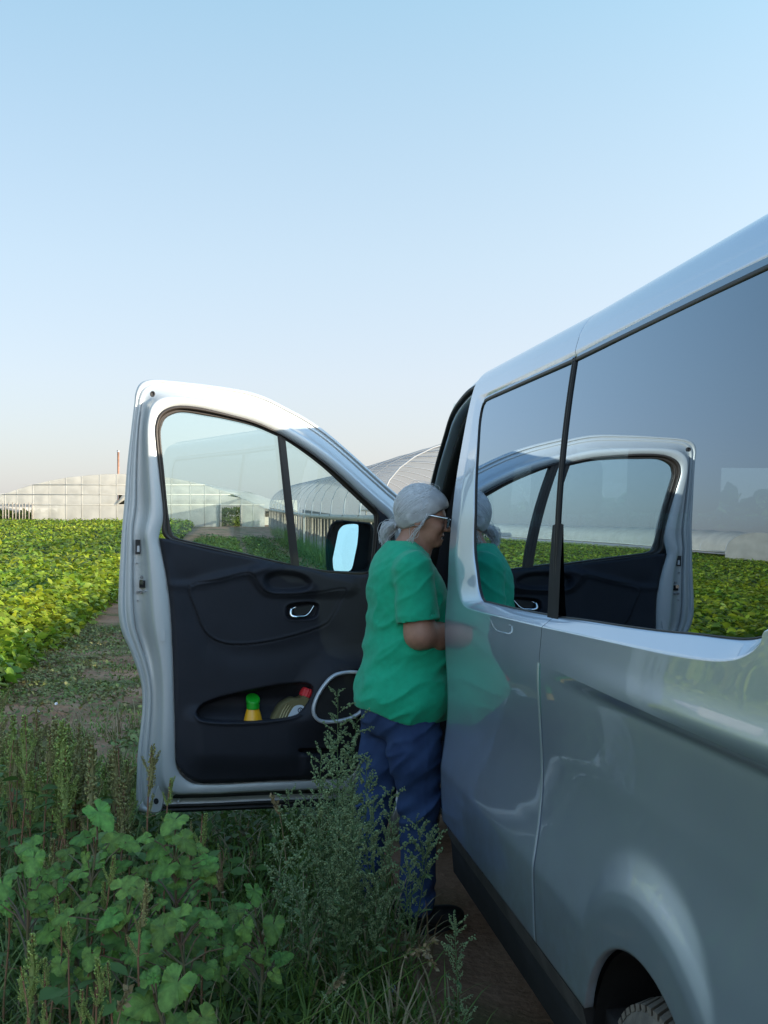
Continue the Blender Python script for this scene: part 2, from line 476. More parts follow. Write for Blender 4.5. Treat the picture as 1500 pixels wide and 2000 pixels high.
El[1, 0] = min(El[1, 0], 4.1)
def lin(P, k):
    n = len(P); return np.array([P[i] * (1 - t) + P[(i + 1) % n] * t for i in range(n) for t in np.arange(k) / k])
Ed = lin(El, K)
loops = []
for f in np.linspace(0, 1, 9):
    sz = Ed * (1 - f) + Rd * f
    loops.append(np.stack([side_v(sz[:, 0], sz[:, 1]), sz[:, 0], sz[:, 1]], -1))
for f, off in ((.06, .0), (.2, .12), (.5, .42), (.82, .75), (.94, .88), (1.0, 1.0), (1.0, 1.6)):
    sz = Rd * (1 - f) + Wd * f
    loops.append(np.stack([side_v(sz[:, 0], sz[:, 1]) + off * inset(sz[:, 1]), sz[:, 0], sz[:, 1]], -1))
L = np.array(loops); nl, npt = L.shape[:2]
fs = grid_faces(nl, npt, False, True)
# split at the seam into two parts
cen = L.reshape(-1, 3)
fa, fb = [], []
for f in fs:
    c = cen[list(f)][:, 1].mean()
    (fa if c > S_SEAM else fb).append(f)
def shift_seam(sign):
    Q = L.reshape(-1, 3).copy(); i = np.abs(Q[:, 1] - S_SEAM) < 1e-3; Q[i, 1] += sign * GAP; return Q
def used(V, f):
    ids = sorted({i for q in f for i in q}); mp = {k: j for j, k in enumerate(ids)}
    return V[ids], [tuple(mp[i] for i in q) for q in f]
a_, b_ = used(shift_seam(1), fa); vmk('front_window_surround', a_, b_, M['paint'])
a_, b_ = used(shift_seam(-1), fb); vmk('rear_window_surround', a_, b_, M['paint'])
# roof edge strips
rp = [(float(side_v(2.9, 2.03)), 2.03), (.965, 2.04), (.977, 2.062), (.993, 2.082), (1.016, 2.100), (1.05, 2.114)]
rp = catmull(rp, 4)
for nm, sa, sb in (('front_roof_edge', S_SEAM + GAP, S_FRONT), ('rear_roof_edge', S_REAR, S_SEAM - GAP)):
    sv = np.linspace(sa, sb, 20)
    P = np.array([[[v - .006 * max(0, s - 2.94), s, z + .013 * max(0, S_SEAM - s) / 1.1 * min(1, max(0, (z - 2.03) / .04))] for v, z in rp] for s in sv])
    P = np.concatenate([P[:1], P[:1] * .94 + P[1:2] * .06, P[1:-1], P[-1:] * .94 + P[-2:-1] * .06, P[-1:]])
    P = np.concatenate([P[:1] + np.array([.02, 0, -.01]), P, P[-1:] + np.array([.02, 0, -.01])])
    vmk(nm, P.reshape(-1, 3), grid_faces(len(P), len(rp)), M['paint'])
rr = [(1.056, 2.108), (1.062, 2.122), (1.075, 2.128), (1.15, 2.142), (1.3, 2.155), (1.55, 2.167), (1.83, 2.172), (2.11, 2.167), (2.36, 2.155), (2.51, 2.142), (2.6, 2.12), (2.66, 2.08), (2.70, 2.03), (2.715, 1.98)]
sv = np.linspace(S_REAR, 4.9, 30)
P = np.array([[[v, s, z - max(0, s - 4.3) ** 2 * .12 + .013 * max(0, S_SEAM - s) / 1.1] for v, z in catmull(rr, 3)] for s in sv])
vmk('roof_panel', P.reshape(-1, 3), grid_faces(P.shape[0], P.shape[1]), M['paint'])
P2 = P.copy(); P2[..., 2] -= .035
vmk('headliner', P2.reshape(-1, 3), grid_faces(P.shape[0], P.shape[1]), M['headliner'])

# window seals and panes
mb = MB()
out_ = []
for i in range(len(Wd)):
    j = i / K
    top = 18 <= j <= 27
    wd = .013 if top else .004
    c = np.array([2.9, 1.6]); 
    nx = Wd[(i + 1) % len(Wd)] - Wd[i - 1]; nn = np.array([-nx[1], nx[0]]); nn /= np.linalg.norm(nn) + 1e-9
    if nn @ (c - Wd[i]) < 0: nn = -nn
    out_.append((Wd[i], Wd[i] + nn * wd))
A = np.array([o[0] for o in out_]); B = np.array([o[1] for o in out_])
def sp(sz, off): return np.stack([pane_v(sz[:, 1]) + off - .013 - .006 * np.maximum(sz[:, 0] - 2.94, 0), sz[:, 0], sz[:, 1]], -1)
mb.add(*loft([sp(A, .009), sp(A * .6 + B * .4, .008), sp(B, .012), sp(B, .03)]))
vbuild(mb, 'window_seal', M['rubber'])
def pane(name, sa, sb, yaw=0.0, bulge=0.0, tilt=0.0):
    c = 0.5 * (Wd.mean(0)); ctr = Wd.mean(0)
    sv = np.linspace(sa, sb, int(abs(sb - sa) / .02) + 2); zv = np.linspace(1.22, 2.0, 40)
    S, Z = np.meshgrid(sv, zv, indexing='ij')
    # a smooth pane: straight in plan, gently curved in height
    base = pane_v(Z)
    sc_ = (S - (sa + sb) / 2); hw = abs(sb - sa) / 2
    V = base + yaw * (S - S_SEAM) + bulge * (1 - (sc_ / hw) ** 2) + tilt * (Z - 1.6)
    d = sd_poly(S, Z, Wd)
    ids = np.arange(S.size).reshape(S.shape); f = []
    for i in range(S.shape[0] - 1):
        for j in range(S.shape[1] - 1):
            if max(d[i, j], d[i+1, j], d[i, j+1], d[i+1, j+1]) < .03:
                f.append((ids[i, j], ids[i+1, j], ids[i+1, j+1], ids[i, j+1]))
    P = np.stack([V, S, Z], -1).reshape(-1, 3)
    P, f = used(P, f)
    return vmk(name, P, f, M['glass_dark'])
PANE = dict(front=(0.0, -.0015, 0.0), rear=(0.0, -.002, 0.0))
pane('side_window', S_SEAM + .012, 4.12, -.006, 0, 0)
pane('side_window', 1.40, S_SEAM - .012, *PANE['rear'])
zv = np.linspace(SZ(1058, 1206)[1] - .005, 1.975, 30)
mb = MB()
for sa, sb, o1 in ((2.925, 2.937, .005), (2.943, 2.955, .005)):
    P = []
    for z in zv:
        v = pane_v(z)
        P.append([[v + .02, sa, z], [v - o1, sa + .002, z], [v - o1 - .001, (sa + sb) / 2, z], [v - o1, sb - .002, z], [v + .02, sb, z]])
    P = np.array(P); mb.add(P.reshape(-1, 3), grid_faces(len(zv), 5))
vbuild(mb, 'window_divider_bar', M['rubber'])

# ---- far side of the van, floor, tail, nose (mirrored about v = 1.83)
VC = 1.83
def mir(v): return 2 * VC - v
mb = MB()
zz = np.linspace(.3, 1.27, 12); sv = np.linspace(S_REAR, 5.3, 20)
P = np.array([[[mir(v0(z)), s, z] for z in zz] for s in sv]); mb.add(P.reshape(-1, 3), grid_faces(20, 12))
zz = np.linspace(1.27, 2.03, 10)
for sa, sb in ((S_REAR, 1.42), (2.86, 3.02), (4.08, 4.26)):
    P = np.array([[[mir(v0(z)), s, z] for z in zz] for s in (sa, sb)]); mb.add(P.reshape(-1, 3), grid_faces(2, 10))
zz = np.linspace(1.93, 2.06, 4)
P = np.array([[[mir(v0(z)), s, z] for z in zz] for s in (S_REAR, 4.9)]); mb.add(P.reshape(-1, 3), grid_faces(2, 4))
vbuild(mb, 'right_side_body', M['paint'])
for sa, sb in ((1.42, 2.86), (3.02, 4.08), (4.26, 5.2)):
    zz = np.linspace(1.24, 1.96 if sb < 5 else 1.94, 8)
    P = np.array([[[mir(v0(z)) - .004, s, z] for z in zz] for s in (sa - .03, sb + .03)])
    vmk('side_window', P.reshape(-1, 3), grid_faces(2, 8), M['glass_far'])
mb = MB()
mb.add(*box((VC, 3.2, .36), (1.86, 4.1, .05))); mb.add(*box((VC + .1, 3.7, .27), (1.2, 2.6, .18))); mb.add(*box((VC, 2.2, .22), (1.5, .12, .12)))
vbuild(mb, 'cabin_floor', M['black'])
# tail: rear wall with its window
mb = MB()
tz = np.linspace(.32, 2.03, 24)
for a, b in ((.0, 1.0),):
    pass
def tail_x(z): return v0(z) + .01
rows = []
for z in tz:
    va = float(tail_x(z)); rows.append([[va + (mir(va) - va) * u, S_REAR + .0 - .05 * math.sin(math.pi * u) - (0.10 * max(0, 1.3 - z) * .5), z] for u in np.linspace(0, 1, 13)])
rows = np.array(rows); f = []
for q in grid_faces(24, 13):
    c = rows.reshape(-1, 3)[list(q)].mean(0)
    if 1.30 < c[2] < 1.92 and 1.08 < c[0] < 2.58: continue
    f.append(q)
mb.add(rows.reshape(-1, 3), f); vbuild(mb, 'tailgate', M['paint'])
sel = [r for r in rows if 1.25 < r[0][2] < 1.96]
P = np.array(sel)[:, 1:-1] + np.array([0, .012, 0]); vmk('rear_window', P.reshape(-1, 3), grid_faces(P.shape[0], P.shape[1]), M['glass_dark'])
# nose
mb = MB()
sts = [(5.30, 1.22, .86), (5.6, 1.20, .87), (6.0, 1.13, .88), (6.3, 1.03, .92), (6.5, .90, 1.0), (6.58, .7, 1.06), (6.60, .45, 1.08), (6.55, .3, 1.08)]
rows = []
for s, zt, va in sts:
    r = []
    for u in np.linspace(0, 1, 17):
        v = va + (mir(va) - va) * u
        e = abs(u - .5) * 2
        z = zt + .05 * (1 - e ** 2) if s < 6.55 else zt
        r.append([v, s + (.12 * (1 - e ** 2.5) if s > 6.2 else 0), z])
    rows.append(r)
rows = np.array(rows); mb.add(rows.reshape(-1, 3), grid_faces(len(sts), 17))
for sd in (0, 1):      # fender sides
    P = []
    for s, zt, va in sts[:6]:
        P.append([[(v0(z) + (va - .86) if not sd else mir(v0(z) + (va - .86))), s, z] for z in np.linspace(max(.3, .62 if 5.55 < s < 6.2 else .3), zt - .0, 10)])
    P = np.array(P); mb.add(P.reshape(-1, 3), grid_faces(6, 10))
vbuild(mb, 'bonnet_and_fenders', M['paint'])
P = []
for u in np.linspace(0, 1, 13):
    e = abs(u - .5) * 2
    va, vb = .95, .90
    P.append([[va + .06 + (mir(va + .06) - va - .06) * u, 4.82 + .10 * (1 - e * e), 2.07 - .03 * e], [vb + (mir(vb) - vb) * u, 5.62 + .18 * (1 - e * e), 1.24]])
P = np.array(P); P = np.array([[p[0] * (1 - t) + p[1] * t for t in np.linspace(0, 1, 6)] for p in P])
vmk('windscreen', P.reshape(-1, 3), grid_faces(13, 6), M['glass_door'])

# ---- door opening: A pillar, roof rail, jamb, interior
def onS(px, py, s):
    d = ray(px, py); k = s / d[1]; return np.array([d[0] * k, s, CAM_H + d[2] * k])
path = [onS(948,739,4.19), onS(930,753,4.24), onS(914,764,4.31), onS(900,779,4.39), onS(887,797,4.48), onS(877,818,4.57), onS(869,845,4.66), onS(861,872,4.75), onS(851.6,905,4.84), onS(842,945,4.94), onS(826,1010,5.10), onS(815,1080,5.22)]
path = catmull(path + [np.array([.90, 5.30, 1.25]), np.array([.875, 5.33, 1.0]), np.array([.865, 5.33, .6]), np.array([.87, 5.28, .42]), np.array([.88, 5.1, .365]), np.array([.88, 4.7, .355]), np.array([.88, 4.2, .355])], 5)
Nv = np.array([-1.0, 0, 0])
def strip(name, offs, m, parent=None):
    """offs: (inward v, towards the opening) pairs as a closed profile"""
    V, f = sweep(path, [(-a, b) for a, b in offs], Nv)
    return vmk(name, V, f, m, parent)
# side of b that points into the opening
Tt = np.gradient(path, axis=0)[20]; Bt = np.cross(Nv, Tt); ctr = np.array([.9, 4.65, 1.2]) - path[20]
sg = 1 if Bt @ ctr > 0 else -1
def SO(l): return [(a, b * sg) for a, b in l]
strip('pillar_outer_seal', SO([(0, -.006), (-.004, .004), (0, .014), (.03, .014), (.03, -.006)]), M['rubber'])
strip('door_opening_frame', SO([(.012, .014), (.010, .024), (.022, .034), (.06, .04), (.09, .03), (.03, .0)]), M['paint'])
strip('opening_weatherstrip', SO([(.045, .034), (.042, .05), (.055, .062), (.09, .066), (.12, .05), (.09, .03)]), M['rubber'])
strip('pillar_trim', SO([(.085, .05), (.085, .075), (.14, .12), (.20, .10), (.14, .03)]), M['plastic'])
# outer skin between roof/pillar and the windscreen
mb = MB()
o2 = path.copy(); o2[:, 0] += .11; o2[:, 2] += .035; o2[:, 1] += .02
k_ = 58
mb.add(np.stack([path[:k_] + np.array([.004, 0, 0]), o2[:k_]]).reshape(-1, 3), grid_faces(2, k_))
vbuild(mb, 'a_pillar', M['paint'])
mb = MB()      # B pillar jamb behind the panel edge
zz = np.linspace(.36, 2.04, 40)
pr = [(.03, S_FRONT - .004), (.035, S_FRONT + .012), (.06, S_FRONT + .014), (.075, S_FRONT - .01), (.16, S_FRONT - .02), (.17, S_FRONT - .2)]
P = np.array([[[float(side_v(4.18, z)) + a, s, z] for a, s in pr] for z in zz])
f = grid_faces(40, 6); mb.add(P.reshape(-1, 3), f, [0 if (i % 5) < 3 else 1 for i in range(len(f))])
vbuild(mb, 'b_pillar', [M['paint'], M['plastic']])
mb = MB(); mb.add(*box((.945, 4.75, .37), (.13, 1.1, .03)), 0); mb.add(*box((1.0, 4.75, .42), (.04, 1.1, .10)), 1)
vbuild(mb, 'door_sill', [M['paint_in'], M['plastic']])
tag(vmk('step_plate', *box((.90, 4.68, .392), (.06, .55, .012)), M['chrome']), 'bright step plate')
# dashboard and steering wheel
mb = MB()
dp = catmull([(5.62, 1.22), (5.35, 1.22), (5.1, 1.17), (5.0, 1.07), (5.02, .95), (5.15, .8), (5.2, .4)], 4)
P = np.array([[[v, s, z] for s, z in dp] for v in (.98, 1.2, 1.83, 2.4, 2.66)])
mb.add(P.reshape(-1, 3), grid_faces(5, len(dp)))
vbuild(mb, 'dashboard', M['plastic'])
a = np.linspace(0, 2 * np.pi, 32)
swc = np.array([1.28, 4.86, 1.10])
P = np.stack([swc[0] + .19 * np.cos(a), swc[1] + .19 * np.sin(a) * -.35, swc[2] + .19 * np.sin(a) * .94], -1)
mb = MB(); mb.add(*tube(P, .016, 8, False)); mb.add(*tube([swc, swc + np.array([0, .2, -.06])], .035, 8))
for t in (0, 2.1, 4.2): mb.add(*tube([swc, P[int(t / 6.283 * 31)]], .014, 6))
vbuild(mb, 'steering_wheel', M['plastic_lt'])
# seats: cushion, backrest and headrest per seat; benches behind
def rbox(c, s, r=.04, tilt=0.0, name='seat', m=None, parent=None):
    bm = bmesh.new(); bmesh.ops.create_cube(bm, size=1.0)
    bmesh.ops.scale(bm, vec=s, verts=bm.verts)
    bmesh.ops.bevel(bm, geom=bm.edges[:], offset=r, segments=3, profile=.6, affect='EDGES')
    V = np.array([v.co[:] for v in bm.verts]); Fc = [[v.index for v in f.verts] for f in bm.faces]; bm.free()
    c0, s0 = math.cos(tilt), math.sin(tilt)
    R = np.array([[1, 0, 0], [0, c0, -s0], [0, s0, c0]]); V = V @ R.T + np.array(c)
    return V, Fc
def seat(v, s, w=.5):
    root = MB(); root.add(*rbox((v, s + .2, .80), (w, .52, .16), .05)); root.add(*rbox((v, s + .2, .58), (w * .8, .4, .3), .02))
    so = vbuild(root, 'seat', M['seat'])
    b = MB(); b.add(*rbox((v, s - .12, 1.17), (w, .13, .68), .05, .18)); vbuild(b, 'backrest', M['seat'], so)
    n = max(1, round(w / .5))
    for k in range(n):
        vv = v + (k - (n - 1) / 2) * .48
        h = MB(); h.add(*rbox((vv, s - .22, 1.66), (.27, .10, .21), .045, .1))
        for d in (-.06, .06): h.add(*tube([[vv + d, s - .19, 1.48], [vv + d, s - .21, 1.56]], .007, 6))
        vbuild(h, 'headrest', M['seat'], so)
seat(1.30, 4.35); seat(2.32, 4.35, .5); seat(1.55, 3.35, .98); seat(2.42, 3.35, .48); seat(1.55, 2.35, .98); seat(2.42, 2.35, .48)

hd = MB(); hd.add(*rbox((VC, 4.66, 1.96), (1.34, .30, .22), .04)); vbuild(hd, 'roof_console', M['headliner'])
for vv in (1.36, 2.30):
    sv_ = MB(); sv_.add(*rbox((vv, 4.88, 1.86), (.44, .03, .20), .012, -.5)); vbuild(sv_, 'sun_visor', M['headliner'])
# ---- rear wheel
def wheel(vc, s, z, sgn=1):
    w = .215; r = .32
    pr = [(.20, -w/2 + .02), (.215, -w/2), (.26, -w/2 - .004), (.29, -w/2 + .004), (.308, -w/2 + .018), (.314, -w/2 + .04), (.316, -.02), (.316, .02), (.314, w/2 - .04), (.308, w/2 - .018), (.29, w/2 - .004), (.26, w/2 + .004), (.215, w/2), (.20, w/2 - .02)]
    V, f = lathe(catmull(pr, 2), 64)
    def put(V): V = np.asarray(V); return np.stack([vc + V[:, 2] * sgn, s + V[:, 0], z + V[:, 1]], -1)
    t = MB(); t.add(put(V), f)
    tyre = vbuild(t, 'tyre', M['tyre'])
    tr = MB()
    for i in range(56):
        a = i / 56 * 2 * np.pi
        for (x0, x1, da, wdt) in ((-.100, -.055, .02, .020), (-.046, -.008, -.015, .021), (.006, .046, .018, .021), (.056, .100, -.02, .020)):
            P = []
            for rr_ in (.312 if abs(x0 + x1) > .12 else .314, .326):
                for (xx, aa) in ((x0, -wdt + da), (x1, -wdt - da), (x1, wdt * .9 - da), (x0, wdt * .9 + da)):
                    rr2 = rr_ - (.012 if abs(xx) > .09 else 0)
                    P.append([rr2 * math.cos(a + aa * 1.9), rr2 * math.sin(a + aa * 1.9), xx])
            tr.add(put(P), [(0, 1, 2, 3), (4, 7, 6, 5), (0, 4, 5, 1), (1, 5, 6, 2), (2, 6, 7, 3), (3, 7, 4, 0)])
    vbuild(tr, 'tread', M['tyre'], tyre, smooth=False)
    V, f = lathe([(.20, -.09), (.19, -.07), (.12, -.055), (.05, -.06), (.0, -.06)], 40)
    rm = MB(); rm.add(put(V), f); vbuild(rm, 'rim', M['rim'], tyre)
wheel(.99, 2.20, .205); wheel(mir(.99), 2.2, .205, -1); wheel(1.0, 5.85, .205)
# ================================================================== OPEN FRONT DOOR
TH = math.radians(80)
HG = np.array([.86, 5.20, 0.0])
DD = np.array([-math.sin(TH), -math.cos(TH), 0.0])     # from the hinge to the door's free edge
DN = np.array([math.cos(TH), -math.sin(TH), 0.0])      # inner side normal
def dp(px, py, n=0.0):
    r = ray(px, py)
    k = (DN @ (HG + n * DN - CAMV)) / (DN @ r)
    return CAMV + k * r
def dpa(P, n):
    P = np.asarray(P, float); n = np.broadcast_to(np.asarray(n, float), (len(P),))
    return np.array([dp(a, b, c) for (a, b), c in zip(P, n)])
OG = [((330,1587),(400,1530)),((292,1588),(374,1529)),((270,1583),(353,1514)),((266,1560),(344,1494)),((267,1515),(342,1462)),
 ((269,1470),(342,1430)),((274,1425),(341,1400)),((278,1380),(340,1360)),((276,1338),(339,1325)),((266,1302),(338,1288)),((252,1266),(336,1252)),
 ((237,1232),(335,1216)),((231,1192),(333,1180)),((232,1140),(327,1132)),((236,1070),(317,1080)),((239,1025),(310,1050)),((243,980),(320,1004)),
 ((248,912),(312,925)),((256,840),(304,850)),((262,790),(306,823)),((265,766),(314,807)),((275,748),(330,797)),((300,741),(354,793)),((360,746),(392,797)),
 ((420,753),(440,808)),((480,763),(495,823)),((520,776),(535,840)),((560,796),(565,856)),((600,818),(602,879)),((640,846),(639,906)),((680,880),(676,938)),
 ((720,916),(708,968)),((760,952),(738,994)),((783,973),(757,1012)),((797,1000),(768,1040)),((799,1060),(771,1080)),((790,1150),(765,1160)),
 ((775,1250),(752,1250)),((757,1350),(738,1350)),((737,1430),(718,1430)),((720,1490),(702,1480)),((708,1545),(690,1508)),((698,1573),(670,1521)),
 ((640,1575),(630,1522)),((560,1578),(560,1524)),((470,1582),(480,1527)),((390,1585),(440,1530))]
O_ = catmull([a for a, b in OG], 4, True); G_ = catmull([b for a, b in OG], 4, True)
NP = len(O_)
def ogp(f): return O_ * (1 - f) + G_ * f
sid = np.arange(NP) / 4.0
PROF = [(0, -.115), (.02, -.098), (.10, -.092), (.115, -.097), (.16, -.097), (.175, -.091), (.27, -.088), (.29, -.096), (.31, -.10), (.50, -.088),
        (.58, -.045), (.625, -.012), (.66, -.002), (.70, 0), (.93, .001), (1.0, -.006)]
zdoor = (1584 - O_[:, 1]) 
loops = []
# local shaping: the shut face deepens into a scoop below the latch, and the lower corner steps
for f, n in PROF:
    px = ogp(f)
    nn = np.full(NP, n)
    left = sstep(4, 6, sid) * (1 - sstep(20, 22, sid))
    y = px[:, 1]
    scoop = left * np.exp(-((y - 1255) / 55.0) ** 2) * np.exp(-((f - .42) / .11) ** 2)
    nn = nn - .03 * scoop
    top = sstep(18, 22, sid) * (1 - sstep(33, 35, sid))
    nn = nn + top * (.02 * sstep(.25, .35, f) * (1 - sstep(.5, .6, f)))
    loops.append(dpa(px, nn))
V, f = loft(loops)
fmi = []
for i in range(len(PROF) - 1):
    for j in range(NP):
        s_ = j / 4.0; ff = PROF[i][0]
        bot = (s_ >= 42.2 or s_ < .9)
        fmi.append(1 if (bot and ff < .28) else (1 if (bot and .49 < ff < .6) else 0))
mb = MB(); mb.add(V, f, fmi)
# outer skin: ring plus the lower panel, 12 cm behind the inner face
Lo = [dpa(O_, -.115), dpa(ogp(.05), -.125), dpa(ogp(.5), -.135), dpa(ogp(1.0), -.13), dpa(ogp(1.0), -.10)]
V, f = loft(Lo); mb.add(V, [q[::-1] for q in f], 0)
low = [(311,1052),(350,1060),(400,1070),(480,1088),(540,1100),(584,1109),(640,1121),(727,1124)] + [tuple(G_[j]) for j in range(NP) if 36 <= j / 4.0 < 47] + [tuple(G_[j]) for j in range(NP) if j / 4.0 < 15]
mb.add(*poly_fill(dpa(low, -.131)))
door = vbuild(mb, 'front_door', [M['paint_in'], M['rubber']], van)
tag(door, 'open front door seen from inside with dark trim panel')

def dbuild(mb, name, mats, smooth=True): return vbuild(mb, name, mats, door, smooth)
# ---- window seal and glass
GW = [(318,1036),(320,1004),(312,925),(304,850),(306,823),(314,807),(330,797),(354,793),(392,797),(440,808),(495,823),(535,840),(565,856),(602,879),(639,906),(676,938),(708,968),(736,994),
      (741,1008),(738,1040),(734,1085),(728,1124),(640,1122),(584,1110),(540,1102),(480,1089),(400,1071),(352,1060),(328,1053)]
WG = [(337,1041),(329,1004),(321,922),(314,852),(317,830),(325,816),(344,807),(364,806),(395,811),(440,819),(493,832),(532,848),(560,862),(594,885),(630,913),(665,945),(697,975),(723,1000),
      (730,1010),(729,1045),(724,1095),(719,1116),(640,1114),(584,1104),(540,1095),(480,1081),(400,1063),(355,1053),(344,1048)]
GWd = catmull(GW, 4, True); WGd = catmull(WG, 4, True)
mb = MB()
rg = lambda f: GWd * (1 - f) + WGd * f
mb.add(*loft([dpa(rg(-.12), -.006), dpa(rg(.02), .002), dpa(rg(.25), .006), dpa(rg(.42), -.002), dpa(rg(.5), -.016), dpa(rg(.62), -.02), dpa(rg(.8), -.012), dpa(rg(1.0), -.022), dpa(rg(1.0), -.06), dpa(rg(-.12), -.07)]))
dbuild(mb, 'window_seal', M['seal'])
mb = MB(); P = dpa(rg(.93), -.044); V, f = poly_fill(P); mb.add(V, f)
P2 = P - .0035 * DN; V, f = poly_fill(P2); mb.add(V, [q[::-1] for q in f])
dbuild(mb, 'window_glass', M['glass_door'], False)
# divider between drop glass and quarter glass
mb = MB()
for (xa, xb, n0, n1) in ((541, 557, -.05, -.012),):
    q = [(541,846),(557,852),(585,1108),(568,1104)]
    A = dpa(q, n1); B = dpa(q, n0)
    mb.add(np.vstack([A, B]), [(0,1,2,3),(7,6,5,4),(0,4,5,1),(1,5,6,2),(2,6,7,3),(3,7,4,0)])
    q = [(545,848),(549,850),(577,1106),(573,1105)]
    A = dpa(q, n1 + .004); B = dpa(q, n0)
    mb.add(np.vstack([A, B]), [(0,1,2,3),(7,6,5,4),(0,4,5,1),(1,5,6,2),(2,6,7,3),(3,7,4,0)])
dbuild(mb, 'window_divider', M['seal'], False)

# ---- trim panel
Lx = [(1040,310),(1052,311),(1080,316),(1120,324),(1160,330),(1190,333),(1270,338),(1350,340),(1430,342),(1490,344),(1535,352)]
Rx = [(1040,772),(1080,771),(1160,765),(1250,752),(1350,738),(1430,718),(1480,702),(1508,690),(1535,672)]
Ty = [(0,1051),(.03,1052),(.10,1060),(.2,1072),(.37,1088),(.5,1100),(.6,1107),(.72,1120),(.85,1124),(.92,1122),(1,1118)]
By = [(0,1488),(.02,1505),(.05,1518),(.09,1526),(.14,1530),(.3,1529),(.6,1524),(.85,1521),(.93,1518),(.97,1512),(1,1500)]
nu, nv = 190, 230
u = np.linspace(0, 1, nu)[:, None] * np.ones((1, nv)); w = np.ones((nu, 1)) * np.linspace(0, 1, nv)[None]
T = np.interp(u, *zip(*Ty)); Bo = np.interp(u, *zip(*By))
Y = T * (1 - w) + Bo * w
X = np.interp(Y, *zip(*Lx)) * (1 - u) + np.interp(Y, *zip(*Rx)) * u
def soft(d, wd): return sstep(wd, -wd, d)
n = np.full(X.shape, .022)
edge = np.minimum(np.minimum(X - np.interp(Y, *zip(*Lx)), Bo - Y), np.minimum(Y - T + 3, np.interp(Y, *zip(*Rx)) - X))
n *= np.sqrt(sstep(-1.5, 9, edge))
# upper cap above the swoosh is set back, its lower lip shades
cap = [(325,1040),(318,1090),(338,1148),(372,1146),(430,1130),(488,1118),(505,1108),(540,1104),(600,1112),(640,1124),(700,1130),(720,1100),(640,1070),(500,1060),(400,1040)]
n -= .012 * soft(sd_poly(X, Y, cap) + 4, 16)
n += .010 * np.exp(-(sd_line(X, Y, [(336,1143),(372,1143),(430,1128),(488,1116),(520,1108)]) / 9.0) ** 2)
# armrest bulge around the cup
arm = catmull([(488,1120),(504,1108),(540,1100),(600,1106),(640,1120),(690,1134),(685,1160),(600,1163),(528,1161),(505,1146)], 4, True)
n += .020 * soft(sd_poly(X, Y, arm), 10)
cup = catmull([(516,1134),(524,1122),(548,1116),(585,1120),(607,1134),(604,1148),(585,1156),(540,1157),(522,1150)], 4, True)
n -= .032 * soft(sd_poly(X, Y, cup) + 3, 7)
# insert field, slightly sunk, with a fine joint around it
ins = catmull([(370,1146),(384,1195),(395,1225),(412,1245),(436,1256),(470,1259),(520,1254),(580,1240),(632,1222),(652,1200),(664,1176),(674,1150),(620,1158),(560,1162),(528,1161),(506,1146),(488,1119),(430,1133)], 3, True)
si = sd_poly(X, Y, ins)
n -= .006 * soft(si + 3, 4)
n -= .006 * np.exp(-(si / 1.6) ** 2)
n -= .012 * np.exp(-(np.maximum(sd_line(X, Y, [(372,1150),(384,1200),(412,1250),(460,1275),(540,1272),(640,1240)]) - 0, 0) / 26.0) ** 2) * (si > 0)
# handle recess
hr = catmull([(557,1196),(560,1184),(572,1178),(605,1175),(622,1180),(622,1196),(614,1208),(590,1211),(568,1211),(559,1206)], 4, True)
sh_ = sd_poly(X, Y, hr)
n += .004 * np.exp(-(sh_ / 2.5) ** 2); n -= .03 * soft(sh_ + 2.5, 3)
# door pocket: cavity above a lip, bulging bin below
cav = catmull([(384,1396),(386,1386),(398,1374),(430,1362),(480,1350),(540,1338),(585,1333),(606,1336),(612,1348),(606,1364),(592,1385),(576,1398),(540,1405),(500,1409),(450,1411),(410,1409),(392,1405)], 4, True)
sc_ = sd_poly(X, Y, cav)
low = sstep(1385, 1420, Y) * sstep(352, 392, X) * (1 - sstep(600, 655, X))
binb = sstep(1372, 1412, Y - (X > 560) * 0) * (1 - sstep(1470, 1528, Y) * .75) * sstep(346, 400, X) * (1 - sstep(560, 640, X))
n += .055 * binb
n = n * 1.0 - (.095 + 0 * n) * soft(sc_ + 1.5, 2.2) * (.30 + .70 * sstep(1330, 1366, Y))
n += .008 * np.exp(-((sc_ - 3) / 3.0) ** 2) * (Y > 1395)
n -= .002 * np.exp(-(sd_line(X, Y, [(384,1396),(388,1384),(430,1361),(540,1337),(600,1333)]) / 2.0) ** 2)
# speaker pod
spk = catmull([(611,1392),(614,1370),(622,1350),(636,1330),(660,1315),(700,1308),(728,1316),(730,1350),(722,1385),(700,1400),(665,1412),(630,1414),(616,1406)], 4, True)
sk = sd_poly(X, Y, spk)
pod = soft(sk - 26, 30)
n += .045 * pod * (1 - .2 * sstep(0, 40, sk))
n -= .020 * soft(sk + 3, 4)
n -= .05 * soft(sd_poly(X, Y, catmull([(586,1463),(640,1462),(690,1462),(690,1474),(640,1472),(592,1470)], 3, True)) + 1, 2.5)
n += .02 * sstep(1470, 1478, Y) * sstep(580, 600, X) * (1 - sstep(1500, 1528, Y))
n += .0012 * vnoise(np.stack([X, Y, X * 0], -1), .02, 3)
P = np.array([dp(a, b, c) for a, b, c in zip(X.ravel(), Y.ravel(), n.ravel())])
PN = n
dbuild(MB().add(P, grid_faces(nu, nv)), 'trim_panel', M['plastic'])
def panel_n(px, py):
    k = np.argmin((X - px) ** 2 + (Y - py) ** 2); return float(n.ravel()[k])
